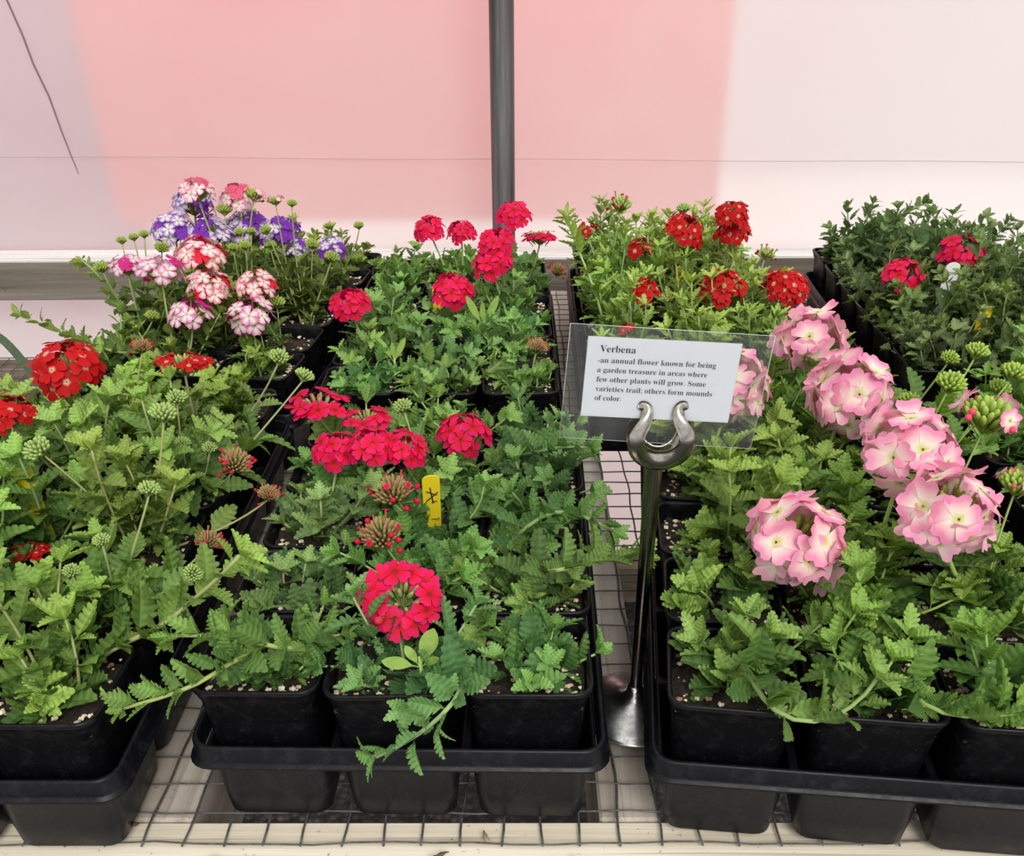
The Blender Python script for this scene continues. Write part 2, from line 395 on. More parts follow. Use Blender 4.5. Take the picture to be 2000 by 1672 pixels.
# ---------------------------------------------------------------- trays and pots
PX,PY=.0822,.0832
TRAYS={ # origin front-left, rotation, rows, label, group-name
 'FL':((-.379,-0.012),0.0,6,'left front tray'),
 'FC':((-.088,0.016),-1.0,5,'middle front tray'),
 'RF':((.195,0.004),-6.0,6,'right front tray'),
 'BL':((-.376,0.529),-5.0,6,'back left tray'),
 'BC':((-.094,0.467),0.0,6,'back middle tray'),
 'RM':((.184,0.548),-1.0,6,'tray behind the sign'),
 'FR':((.522,0.524),-3.0,6,'far right back tray'),
 'RR':((.478,-0.022),-6.0,6,'tray at the right edge'),
}
def tray_xy(k,u,v):
    (ox,oy),r,_,_=TRAYS[k]; r=math.radians(r)
    return (ox+u*math.cos(r)-v*math.sin(r), oy+u*math.sin(r)+v*math.cos(r))
def tray_mesh(rows):
    g=Geo(); W=.252; L=rows*PY+.006; mx=(W-3*PX)/2; my=.003; cx,cy=W/2,L/2
    R=lambda e,z,r: rrect(W/2+e,L/2+e,r,z+.008,6,cx,cy)
    # rim band: inner lip, crown, outer skirt, bottom flange
    loft(g,[R(-mx+.0003,.0485,.010),R(-.0012,.0505,.012),R(-.0010,.0595,.012),R(0,.0612,.013),R(.0018,.0612,.014),R(.0026,.0598,.014),R(.0030,.0500,.015),R(.0034,.0482,.015),R(.0052,.0474,.016),R(.0056,.0462,.016),R(.0038,.0458,.015)])
    for i in range(3):
        for j in range(rows):
            px=mx+(i+.5)*PX; py=my+(j+.5)*PY
            hx,hy=PX/2,PY/2
            rings=[rrect(hx,hy,.0001,.0565,6,px,py),rrect(hx-.0018,hy-.0018,.007,.0580,6,px,py),rrect(hx-.0030,hy-.0030,.010,.0555,6,px,py),
                   rrect(hx-.0056,hy-.0034,.010,.020,6,px,py),rrect(hx-.0074,hy-.0042,.010,.003,6,px,py),rrect(hx-.0094,hy-.0062,.009,.0004,6,px,py)]
            loft(g,rings,close=5)
    return g.mesh('plant_tray',M_TRAY)
tray_me={}
tl={'FL':'black plastic pot tray at the left front, holding tall green budded verbenas','FC':'black plastic pot tray at the front middle, with crimson trailing verbenas','RF':'black plastic pot tray right of the sign stand, with pale pink verbenas','BL':'black plastic pot tray at the back left with striped purple and pink verbenas','BC':'black plastic pot tray behind the middle front tray, with crimson verbenas','RM':'black plastic pot tray behind the sign card, with scarlet verbenas','FR':'black plastic pot tray at the far right back, with dark green foliage','RR':'black plastic pot tray cut off by the right edge of the photo'}
for k,(org,rot,rows,desc) in TRAYS.items():
    if rows not in tray_me: tray_me[rows]=tray_mesh(rows)
    o=link('plant_tray',tray_me[rows],loc=(org[0],org[1],.0022),rot=(0,0,math.radians(rot)))
    tag(o,tl[k],'plant tray','black plastic pot trays on the bench')

def pot_mesh():
    g=Geo(); H=.0385
    Rr=lambda h,r,z: rrect(h,h,r,z*1.0826,6)
    loft(g,[Rr(.0240,.008,.0012),Rr(.0262,.009,0),Rr(.0280,.010,.003),Rr(.0325,.0105,.045),Rr(.0362,.011,.0868),Rr(.0372,.011,.0880),Rr(.0374,.011,.0905),Rr(.0382,.0115,.0912),Rr(.0385,.0115,.0930),Rr(.0393,.012,.0938),Rr(.0396,.012,.0958),Rr(.0390,.012,.0968),Rr(.0376,.011,.0968),Rr(.0368,.0105,.0955),Rr(.0360,.010,.0900),Rr(.0345,.010,.0740)],close=0)
    return g.mesh('pot',M_POT)
POT=pot_mesh()
def soil_mesh(seed):
    r=np.random.default_rng(seed); g=Geo(); n=15; h=.0353
    u=np.linspace(-1,1,n); X,Y=np.meshgrid(u,u)
    # squircle map to follow the rounded corners
    x=X*np.sqrt(1-.11*Y**2)*h; y=Y*np.sqrt(1-.11*X**2)*h
    z=.0925+.0018*r.standard_normal((n,n))-.0015*(np.abs(X)**4+np.abs(Y)**4)
    Q=[(j*n+i,j*n+i+1,(j+1)*n+i+1,(j+1)*n+i) for j in range(n-1) for i in range(n-1)]
    g.add(np.stack([x,y,z],2).reshape(-1,3),Q); return g.mesh('soil',M_SOIL)
SOILS=[soil_mesh(s) for s in range(5)]
ICO=[]
def perl_mesh(seed,nn):
    r=np.random.default_rng(seed); g=Geo()
    base=np.array([(1,0,0),(-1,0,0),(0,1,0),(0,-1,0),(0,0,1),(0,0,-1),(.6,.6,.6),(-.6,.6,.6),(.6,-.6,.6),(-.6,-.6,.6)],float)
    T=[(0,6,2),(0,4,6),(6,4,2),(2,7,1),(2,4,7),(7,4,1),(0,3,8),(0,8,4),(8,3,4),(3,1,9),(3,9,4),(9,1,4),(0,2,5),(2,1,5),(1,3,5),(3,0,5)]
    for i in range(nn):
        e=r.random()<.6
        x,y=r.uniform(-.032,.032,2)
        if e: 
            if r.random()<.5: x=math.copysign(r.uniform(.022,.033),x)
            else: y=math.copysign(r.uniform(.022,.033),y)
        s=r.uniform(.0006,.0024)
        v=base*s*r.uniform(.75,1.25,(10,3)); a=r.uniform(0,6.28); ca,sa=math.cos(a),math.sin(a)
        v=np.stack([v[:,0]*ca-v[:,1]*sa,v[:,0]*sa+v[:,1]*ca,v[:,2]*.8],1)+[x,y,.0942+s*.3]
        t=r.random(); c=(.78,.70,.52) if t<.6 else ((.62,.50,.33) if t<.8 else (.30,.17,.09))
        g.add(v,None,T,c=np.array(c)*r.uniform(.8,1.1))
    return g.mesh('perlite',M_PERL,False)
PERL=[perl_mesh(s,n) for s,n in ((1,120),(2,80),(3,100),(4,55),(5,90))]

# flower heads measured on the photo: tray, kind, x, y, z, width (metres)
HEADS = [
('FL', 'sc', -0.258, 0.325, 0.2, 0.061),
('FL', 'sc', -0.277, 0.253, 0.19, 0.043),
('FL', 'scflat', -0.165, 0.337, 0.2, 0.045),
('FL', 'budred', -0.1, 0.234, 0.16, 0.029),
('FL', 'budred', -0.094, 0.134, 0.15, 0.019),
('FL', 'budred', -0.07, 0.199, 0.15, 0.019),
('FL', 'scflat', -0.231, 0.151, 0.13, 0.025),
('FL', 'bud', -0.139, 0.211, 0.21, 0.023),
('FL', 'bud', -0.147, 0.26, 0.2, 0.018),
('FL', 'bud', -0.087, 0.346, 0.2, 0.02),
('FL', 'bud', -0.062, 0.329, 0.19, 0.019),
('FL', 'budred', -0.212, 0.373, 0.2, 0.02),
('FL', 'bud', -0.218, 0.172, 0.2, 0.023),
('FL', 'bud', -0.151, 0.263, 0.16, 0.015),
('FL', 'bud', -0.127, 0.253, 0.16, 0.014),
('FL', 'bud', -0.152, 0.1, 0.17, 0.013),
('FL', 'bud', -0.165, 0.08, 0.16, 0.013),
('FL', 'bud', -0.127, 0.133, 0.19, 0.017),
('FL', 'bud', -0.087, 0.076, 0.16, 0.014),
('FL', 'bud', -0.202, 0.213, 0.18, 0.013),
('FC', 'crflat', -0.06, 0.346, 0.16, 0.052),
('FC', 'crflat', -0.018, 0.335, 0.15, 0.042),
('FC', 'cr', -0.03, 0.259, 0.155, 0.042),
('FC', 'cr', -0.001, 0.247, 0.165, 0.043),
('FC', 'cr', 0.025, 0.252, 0.16, 0.038),
('FC', 'cr', 0.068, 0.301, 0.15, 0.049),
('FC', 'budcr', 0.018, 0.206, 0.15, 0.035),
('FC', 'budcr', 0.018, 0.144, 0.15, 0.032),
('FC', 'cr0', 0.038, 0.083, 0.135, 0.049),
('FC', 'bud', 0.017, 0.311, 0.17, 0.019),
('BC', 'cr', -0.073, 0.612, 0.16, 0.05),
('BC', 'cr', 0.039, 0.663, 0.16, 0.054),
('BC', 'cr', 0.082, 0.706, 0.18, 0.055),
('BC', 'cr', 0.087, 0.713, 0.2, 0.047),
('BC', 'cr', -0.005, 0.867, 0.18, 0.047),
('BC', 'cr', 0.039, 0.85, 0.18, 0.041),
('BC', 'cr', 0.109, 0.808, 0.21, 0.049),
('BC', 'crflat', 0.141, 0.831, 0.18, 0.045),
('BC', 'budred', 0.133, 0.507, 0.15, 0.024),
('BC', 'budred', 0.166, 0.817, 0.14, 0.026),
('RM', 'budsc', 0.245, 0.833, 0.22, 0.032),
('RM', 'sc', 0.318, 0.764, 0.2, 0.053),
('RM', 'sc', 0.372, 0.755, 0.2, 0.049),
('RM', 'sc', 0.365, 0.739, 0.225, 0.044),
('RM', 'scfew', 0.266, 0.76, 0.18, 0.041),
('RM', 'scfew', 0.203, 0.849, 0.18, 0.035),
('RM', 'sc', 0.341, 0.639, 0.17, 0.058),
('RM', 'sc', 0.412, 0.638, 0.17, 0.057),
('RM', 'scfew', 0.252, 0.622, 0.17, 0.043),
('RM', 'bud', 0.325, 0.843, 0.21, 0.022),
('RM', 'budsc', 0.404, 0.7, 0.19, 0.023),
('RM', 'scfew', 0.231, 0.578, 0.14, 0.022),
('FR', 'cr', 0.662, 0.774, 0.17, 0.061),
('FR', 'cr', 0.573, 0.71, 0.16, 0.056),
('FR', 'budred', 0.675, 0.661, 0.15, 0.025),
('RF', 'pk', 0.379, 0.409, 0.19, 0.069),
('RF', 'pk', 0.379, 0.294, 0.19, 0.075),
('RF', 'pk', 0.291, 0.313, 0.19, 0.062),
('RF', 'pk', 0.366, 0.136, 0.215, 0.065),
('RF', 'pk', 0.374, 0.089, 0.2, 0.062),
('RF', 'pk', 0.291, 0.105, 0.17, 0.07),
('RF', 'budpk', 0.449, 0.209, 0.21, 0.043),
('RF', 'budpk', 0.43, 0.12, 0.2, 0.026),
('RF', 'bud', 0.441, 0.262, 0.21, 0.027),
('RF', 'bud', 0.474, 0.3, 0.22, 0.022),
('RF', 'bud', 0.47, 0.334, 0.2, 0.018),
('RF', 'bud', 0.428, 0.297, 0.18, 0.021),
('RF', 'bud', 0.484, 0.256, 0.22, 0.024),
('RF', 'bud', 0.485, 0.273, 0.2, 0.02),
('RF', 'bud', 0.275, 0.125, 0.13, 0.016),
('RF', 'bud', 0.263, 0.25, 0.13, 0.016),
('BL', 'vt', -0.286, 0.8, 0.23, 0.058),
('BL', 'pk2', -0.262, 0.739, 0.255, 0.046),
('BL', 'vt', -0.302, 0.75, 0.21, 0.058),
('BL', 'vt', -0.265, 0.753, 0.2, 0.065),
('BL', 'vt', -0.224, 0.79, 0.2, 0.067),
('BL', 'vt', -0.18, 0.776, 0.2, 0.053),
('BL', 'pk2', -0.225, 0.773, 0.24, 0.047),
('BL', 'vt', -0.162, 0.77, 0.18, 0.04),
('BL', 'vt', -0.115, 0.764, 0.18, 0.044),
('BL', 'rw', -0.24, 0.651, 0.205, 0.061),
('BL', 'rw', -0.225, 0.616, 0.18, 0.053),
('BL', 'rw', -0.173, 0.615, 0.18, 0.051),
('BL', 'mw', -0.315, 0.626, 0.2, 0.04),
('BL', 'mw', -0.271, 0.609, 0.2, 0.053),
('BL', 'mw', -0.241, 0.584, 0.16, 0.051),
('BL', 'mw', -0.177, 0.582, 0.16, 0.056),
('BL', 'bud', -0.325, 0.651, 0.22, 0.014),
('BL', 'bud', -0.317, 0.665, 0.22, 0.014),
('BL', 'bud', -0.309, 0.678, 0.22, 0.014),
('BL', 'bud', -0.299, 0.699, 0.2, 0.02),
('BL', 'bud', -0.342, 0.622, 0.2, 0.02),
('BL', 'bud', -0.3, 0.657, 0.18, 0.016),
('BL', 'bud', -0.216, 0.697, 0.2, 0.015),
('BL', 'bud', -0.205, 0.706, 0.2, 0.017),
('BL', 'bud', -0.215, 0.727, 0.21, 0.015),
('BL', 'bud', -0.202, 0.732, 0.21, 0.015),
('BL', 'bud', -0.188, 0.737, 0.21, 0.018),
('BL', 'bud', -0.186, 0.748, 0.19, 0.018),
('BL', 'bud', -0.136, 0.754, 0.19, 0.021),
('BL', 'bud', -0.109, 0.733, 0.18, 0.022),
('BL', 'budpk', -0.174, 0.754, 0.24, 0.017),
('BL', 'bud', -0.151, 0.737, 0.24, 0.014),
('BL', 'bud', -0.123, 0.798, 0.2, 0.014),
('BL', 'bud', -0.093, 0.843, 0.19, 0.016),
('BL', 'bud', -0.156, 0.624, 0.16, 0.024),
('BL', 'bud', -0.29, 0.607, 0.15, 0.02),
('BL', 'budpk', -0.195, 0.745, 0.25, 0.024),
('BL', 'bud', -0.238, 0.759, 0.23, 0.022)]
TRAILS = {
 't1': ('FC', [(0.078, 0.056, 0.105), (0.08, 0.009, 0.12), (0.075, -0.011, 0.125), (0.063, -0.01, 0.11), (0.046, -0.003, 0.09), (0.031, -0.008, 0.085)]),
 't2': ('FC', [(-0.046, 0.058, 0.11), (-0.053, 0.032, 0.125), (-0.064, 0.015, 0.125), (-0.078, 0.01, 0.12), (-0.096, 0.007, 0.115), (-0.113, 0.006, 0.11)]),
 't3': ('FC', [(0.112, 0.147, 0.105), (0.136, 0.116, 0.13), (0.153, 0.115, 0.135), (0.177, 0.146, 0.12), (0.199, 0.164, 0.11)]),
 't4': ('FC', [(0.108, 0.188, 0.11), (0.131, 0.191, 0.13), (0.149, 0.188, 0.135), (0.168, 0.18, 0.13), (0.18, 0.185, 0.12)]),
 't5': ('RF', [(0.25, 0.044, 0.11), (0.252, 0.009, 0.112), (0.266, -0.007, 0.11), (0.286, -0.008, 0.112), (0.301, -0.006, 0.125), (0.307, -0.006, 0.14)]),
 't6': ('RF', [(0.345, 0.035, 0.105), (0.344, 0.007, 0.108), (0.363, -0.003, 0.11), (0.383, -0.007, 0.115), (0.41, -0.003, 0.12)]),
 't7': ('FL', [(-0.15, 0.057, 0.105), (-0.133, 0.068, 0.11), (-0.109, 0.071, 0.12), (-0.094, 0.082, 0.13), (-0.071, 0.082, 0.15), (-0.057, 0.082, 0.165)]),
 't8': ('BL', [(-0.302, 0.615, 0.1), (-0.308, 0.546, 0.12), (-0.366, 0.574, 0.13), (-0.393, 0.579, 0.14), (-0.42, 0.583, 0.15)]),
 't9': ('BL', [(-0.331, 0.688, 0.105), (-0.344, 0.669, 0.13), (-0.348, 0.65, 0.16), (-0.36, 0.644, 0.185), (-0.371, 0.651, 0.19)]),
 't10': ('FC', [(0.107, 0.342, 0.1), (0.129, 0.292, 0.13), (0.145, 0.281, 0.14), (0.162, 0.281, 0.14), (0.17, 0.279, 0.14)]),
 't11': ('FC', [(-0.014, 0.06, 0.11), (-0.027, 0.041, 0.125), (-0.045, 0.042, 0.13), (-0.072, 0.048, 0.13), (-0.098, 0.054, 0.125)]),
 't12': ('RM', [(0.214, 0.665, 0.11), (0.2, 0.694, 0.15), (0.185, 0.715, 0.18), (0.173, 0.807, 0.2)]),
 't13': ('FR', [(0.654, 0.958, 0.12), (0.653, 0.874, 0.15), (0.655, 0.803, 0.17), (0.673, 0.776, 0.18)]),
 't14': ('FR', [(0.621, 1.016, 0.12), (0.609, 0.912, 0.16), (0.622, 0.868, 0.19), (0.639, 0.866, 0.2)]),
}

# ---------------------------------------------------------------- leaves, stems, flowers
def leaf_template(teeth, lob, wid, fold, curl, seed, hi=True):
    """unit-length verbena leaf; returns verts, quads, shade"""
    r=np.random.default_rng(seed); per=3 if hi else 2; J=per*teeth+1; cols=[0,.5,1.0] if hi else [0,1.0]
    ts=np.linspace(0.10,1.0,J); V=[];S=[]
    def prof(t):
        tt=(t-.10)/.90; return wid*(np.sin(np.pi*min(1,tt)**.72)**.8 if tt>0 else 0)*1.0+.012
    pet=0
    for side in (1,-1):
        for j,t in enumerate(ts):
            tip=(j%per!=0)
            w=prof(t); k=(1.0 if j%per==per-1 else .93) if tip else 1-lob*(1-.5*t)
            jit=1+.10*r.standard_normal()
            for c in cols:
                yy=w*k*c*jit
                xx=t+((.035 if (per==3 and j%3==1) else .052) if tip else .0)*c*c + .16*c*w*(1 if t<.9 else 0)
                zz=fold*abs(yy) + (.034 if tip else -.026)*(1 if c==.5 else .5)*(c>0)
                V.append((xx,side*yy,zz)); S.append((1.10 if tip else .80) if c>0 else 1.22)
    V=np.array(V); nc=len(cols)
    V[:,2]-=curl*(V[:,0]**2)
    Q=[]
    for s in (0,1):
        b=s*J*nc
        for j in range(J-1):
            for c in range(nc-1):
                a=(b+j*nc+c,b+j*nc+c+1,b+(j+1)*nc+c+1,b+(j+1)*nc+c)
                Q.append(a[::-1] if s==0 else a)
    # petiole
    k=len(V); V=np.concatenate([V,[(0,.014,0),(0,-.014,0),(.13,.02,-.002),(.13,-.02,-.002)]]); S+= [1.05]*4
    Q.append((k,k+1,k+3,k+2))
    return V,np.array(Q),np.array(S)
def mk(teeth,lob,wid,hi): 
    out=[]
    for i,(f,c) in enumerate([(.25,.12),(.45,.25),(.15,.35),(.55,.05),(.35,.45),(.30,-.08)]):
        out.append(leaf_template(teeth,lob,wid*(1+.12*math.sin(i*2.1)),f,c,i+11,hi))
    return out
LT={'broad':mk(6,.33,.28,True),'feather':mk(6,.42,.28,True),'narrow':mk(5,.42,.19,True),'broad_lo':mk(5,.40,.29,False),'feather_lo':mk(5,.50,.27,False),'narrow_lo':mk(4,.42,.20,False)}
LMEAN=[]
CUR=[0.,0.]
def put_leaf(g, kind, pos, d, up, L, col, depth=0):
    V,Q,S=LT[kind][rng.integers(6)]
    d=d/np.linalg.norm(d); y=np.cross(up,d); ny=np.linalg.norm(y)
    y=y/ny if ny>1e-6 else np.array([1.,0,0]); z=np.cross(d,y)
    A=np.stack([d,y,z]); W=(V*L)@A+pos
    # leaves rest on the pot rim and the soil instead of passing through them
    m=np.maximum(abs(W[:,0]-CUR[0]),abs(W[:,1]-CUR[1])); k=(m>.033)&(m<.0475)
    if k.any() and m.min()<.046:
        need=.1112-W[k,2].min()
        if need>.003: return put_leaf(g,kind,pos,d+np.array([0,0,1.])*min(1.2,need/L*1.6+.1),up,L,col,depth+1) if depth<3 else None
    W[k,2]=np.maximum(W[k,2],.1102+.0006*np.sin(W[k,0]*900))
    k=(m<=.033); W[k,2]=np.maximum(W[k,2],.0980)
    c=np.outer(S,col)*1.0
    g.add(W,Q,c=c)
def lerp(a,b,t): return a+(b-a)*t
# per tray style: stems, length range, tilt range, internode, leaf length, leaf kind, old colour, young colour, stem colour
STY={
 'FL':dict(n=7,len=(.050,.115),tilt=(5,45),inode=.018,L=.034,kind='broad',old=(0.078,0.161,0.036),young=(0.270,0.424,0.097),stem=(0.34,0.383,0.162),ax=.6,rise=.35),
 'FC':dict(n=8,len=(.035,.080),tilt=(30,80),inode=.0135,L=.029,kind='feather',old=(0.078,0.169,0.052),young=(0.209,0.365,0.103),stem=(0.306,0.399,0.145),ax=.7,rise=.5),
 'RF':dict(n=7,len=(.045,.090),tilt=(8,58),inode=.016,L=.034,kind='broad',old=(0.074,0.155,0.035),young=(0.234,0.370,0.078),stem=(0.306,0.425,0.128),ax=.7,rise=.4),
 'BL':dict(n=8,len=(.04,.085),tilt=(8,60),inode=.015,L=.026,kind='broad_lo',old=(0.066,0.126,0.030),young=(0.225,0.320,0.074),stem=(0.272,0.365,0.128),ax=.6,rise=.4),
 'BC':dict(n=8,len=(.035,.080),tilt=(20,75),inode=.0145,L=.029,kind='feather_lo',old=(0.071,0.153,0.046),young=(0.201,0.356,0.103),stem=(0.272,0.357,0.136),ax=.7,rise=.5),
 'RM':dict(n=10,len=(.05,.115),tilt=(4,48),inode=.016,L=.031,kind='narrow_lo',old=(0.104,0.185,0.040),young=(0.281,0.400,0.096),stem=(0.306,0.408,0.153),ax=.7,rise=.3),
 'FR':dict(n=14,len=(.055,.125),tilt=(15,72),inode=.0135,L=.027,kind='broad_lo',old=(0.048,0.096,0.034),young=(0.150,0.232,0.077),stem=(0.17,0.23,0.093),ax=.9,rise=.5),
 'RR':dict(n=7,len=(.045,.09),tilt=(8,58),inode=.016,L=.032,kind='broad_lo',old=(0.074,0.155,0.035),young=(0.234,0.370,0.078),stem=(0.306,0.425,0.128),ax=.7,rise=.4),
}
def leafy_stem(gl, gs, P, st, tint, bare=0.0, tip=True, Ls=1.0, rad=.0013, start=.012):
    """leaf pairs along a polyline (metres), decussate, younger towards the tip"""
    P=np.asarray(P,float)
    seg=np.linalg.norm(np.diff(P,axis=0),axis=1); s=np.concatenate([[0],np.cumsum(seg)]); tot=s[-1]
    def at(x): return np.array([np.interp(x,s,P[:,i]) for i in range(3)])
    ns=max(5,int(tot/.010)); S=np.linspace(0,tot,ns); PP=np.array([at(x) for x in S])
    sc=np.array(st['stem'])*tint
    tube(gs,PP,np.linspace(rad*1.15,rad*.75,ns),5,c=sc)
    x=start; k=0; ph=rng.uniform(0,6.28); end=tot*(1-bare)
    old,young=np.array(st['old']),np.array(st['young'])
    while x<end-.003:
        p=at(x); d=at(min(tot,x+.004))-at(max(0,x-.004)); d/=np.linalg.norm(d)+1e-9
        a=np.array([0,0,1.]) if abs(d[2])<.92 else np.array([math.cos(ph),math.sin(ph),0])
        u=np.cross(a,d); u/=np.linalg.norm(u); v=np.cross(d,u)
        f=x/tot
        ang=ph+k*1.5708+rng.normal(0,.2)
        for sgn in (1,-1):
            o=sgn*(math.cos(ang)*u+math.sin(ang)*v)
            if abs(d[2])<.55 and o[2]<0: o=o*np.array([1,1,-.5])
            op=rng.uniform(.25,.75)+.5*f
            ld=o+d*op+np.array([0,0,.10+.15*rng.random()])
            L=st['L']*Ls*(1.0-.45*f**2)*rng.uniform(.8,1.15)*(1 if f>.12 else .85)
            c=lerp(old,young,min(1,max(0,(f-.15)*.95+rng.normal(0,.12))))*tint*rng.uniform(.85,1.15)
            up=d+np.array([0,0,.7])
            put_leaf(gl,st['kind'],p+o*rad,ld,up,L,c)
            if rng.random()<st['ax']:
                for q in range(2):
                    l2=o*.8+d*rng.uniform(.5,1.2)+rng.normal(0,.45,3)
                    put_leaf(gl,st['kind'],p+o*.003,l2,up,L*rng.uniform(.38,.6),lerp(c,young*tint,.45))
        x+=st['inode']*rng.uniform(.8,1.15)*(1-.25*f); k+=1
    if tip:
        p=at(tot); d=at(tot)-at(tot-.006); d/=np.linalg.norm(d)+1e-9
        ph2=rng.uniform(0,6.28)
        a=np.array([0,0,1.]) if abs(d[2])<.92 else np.array([1.,0,0]); u=np.cross(a,d); u/=np.linalg.norm(u); v=np.cross(d,u)
        for q in range(6):
            an=ph2+q*1.047*2 if q<2 else ph2+q*1.05
            o=math.cos(an)*u+math.sin(an)*v
            put_leaf(gl,st['kind'],p,d*(.9 if q<3 else .5)+o*.55,d+o*-.2+np.array([0,0,.3]),st['L']*Ls*(.42 if q<3 else .55)*rng.uniform(.8,1.2),young*tint*rng.uniform(.95,1.2))

# florets --------------------------------------------------------
def petal_colour(kind, r, u, young):
    """r 0..1 centre to tip, u -1..1 across; young 0..1"""
    A=np.array
    if kind=='cr':
        c=lerp(A((.74,.006,.020)),A((.80,.012,.15)),min(1,max(0,(r-.3)*1.5)))
        if r<.10: c=A((.25,.01,.03))
        return c
    if kind=='sc':
        c=lerp(A((.46,.004,.006)),A((.60,.006,.010)),r)
        if r<.18: c=A((.85,.62,.40))
        return c
    if kind=='pk':
        e=lerp(A((.92,.50,.63)),A((.88,.27,.47)),young)
        c=lerp(A((.95,.88,.74)),e,min(1,max(0,(r-.20)*1.6)))
        if r<.08: c=A((.62,.66,.18))
        return c
    base={'rw':A((.78,.02,.05)),'mw':A((.68,.02,.25)),'vt':A((.24,.04,.50)),'pk2':A((.80,.12,.22))}[kind]
    if young>.78: return base*.9
    e=min(1,abs(u)*1.0*(.4+.8*r)+max(0,r-.55)*1.0)
    wht=A((.95,.90,.93)); tintd=lerp(wht,base,.40 if kind!='vt' else .55)
    c=lerp(wht,lerp(tintd,base,.62),e)
    if r<.07: c=A((.6,.6,.2))
    return c
RR_=[.05,.28,.55,.80,1.0]; UU=[-1,-.5,0,.5,1]
def petal_grid(seed, cup=.10, wide=.62, ruf=False):
    r=np.random.default_rng(seed); V=[];RU=[]
    for p in range(5):
        a0=2*math.pi*p/5+r.normal(0,.05+.06*ruf); sc=1+r.normal(0,.05+.05*ruf); dr=r.normal(-.02,.05+.12*ruf); tw=r.normal(0,.22)*ruf
        for ri in RR_:
            hw=({.05:.12,.28:.245,.55:.37,.80:.44,1.0:.36} if ruf else {.05:.09,.28:.19,.55:.34,.80:.43,1.0:.36})[ri]*wide/.62*1.02
            for u in UU:
                rad=ri*(1-(.10+.06*ruf)*math.exp(-(u/.3)**2)*(ri>.75)*(ri/1.0)-.10*u*u*(ri>.6))*sc
                y=u*hw; x=math.sqrt(max(1e-6,rad*rad-0*y*y))
                z=cup*ri-(.22+dr)*ri*ri+.05*u*u*ri+(.02+.03*ruf)*math.sin(u*(5+ruf*2)+p)*ri+tw*u*ri*.35+.012*(p%2)
                ca,sa=math.cos(a0),math.sin(a0)
                V.append((x*ca-y*sa,x*sa+y*ca,z)); RU.append((ri,u))
    Q=[]
    for p in range(5):
        for i in range(4):
            for j in range(4):
                b=p*25+i*5+j; Q.append((b,b+5,b+6,b+1))
    return np.array(V),np.array(Q),RU
PG=[petal_grid(s,cup,.62) for s,cup in ((1,.08),(2,.16),(3,.02),(4,.22))]
PGP=[petal_grid(s,cup,.72,True) for s,cup in ((5,.10),(6,.20),(7,.02),(8,.28))]
CCACHE={}
def floret_cols(kind,RU,young):
    key=(kind,round(young,1))
    if key not in CCACHE: CCACHE[key]=np.array([petal_colour(kind,r,u,round(young,1)) for r,u in RU])
    return CCACHE[key]
def frame(nrm, spin):
    a=np.array([0,0,1.]) if abs(nrm[2])<.9 else np.array([1.,0,0])
    u=np.cross(a,nrm); u/=np.linalg.norm(u); v=np.cross(nrm,u)
    c,s=math.cos(spin),math.sin(spin); return np.stack([c*u+s*v,-s*u+c*v,nrm])
def bud(g, base, d, L, R, col, tipc):
    P=[base+d*L*t for t in (0,.35,.75,1.0)]
    c=np.array([col,col,lerp(np.array(col),np.array(tipc),.5),tipc])
    tube(g,P,[R*.6,R,R*1.05,R*.45],5,c=c)
HS={ # kind: floret radius share, n florets, polar range, base kind, spike
 'sc':(.20,17,(18,92),'sc'),'cr':(.205,16,(20,95),'cr'),'scflat':(.18,13,(45,88),'sc'),'crflat':(.20,12,(50,95),'cr'),
 'cr0':(.205,11,(58,82),'cr'),'pk':(.235,19,(14,118),'pk'),'vt':(.165,24,(15,98),'vt'),'rw':(.175,19,(15,95),'rw'),'mw':(.195,13,(25,98),'mw'),'pk2':(.185,15,(15,90),'pk2'),
 'scfew':(.25,5,(35,85),'sc'),'budcr':(.13,5,(35,80),'cr'),'budred':(.10,4,(45,80),'cr'),'budsc':(.13,4,(20,75),'sc'),'budpk':(.20,4,(65,90),'pk'),'bud':(0,0,(0,0),None)}
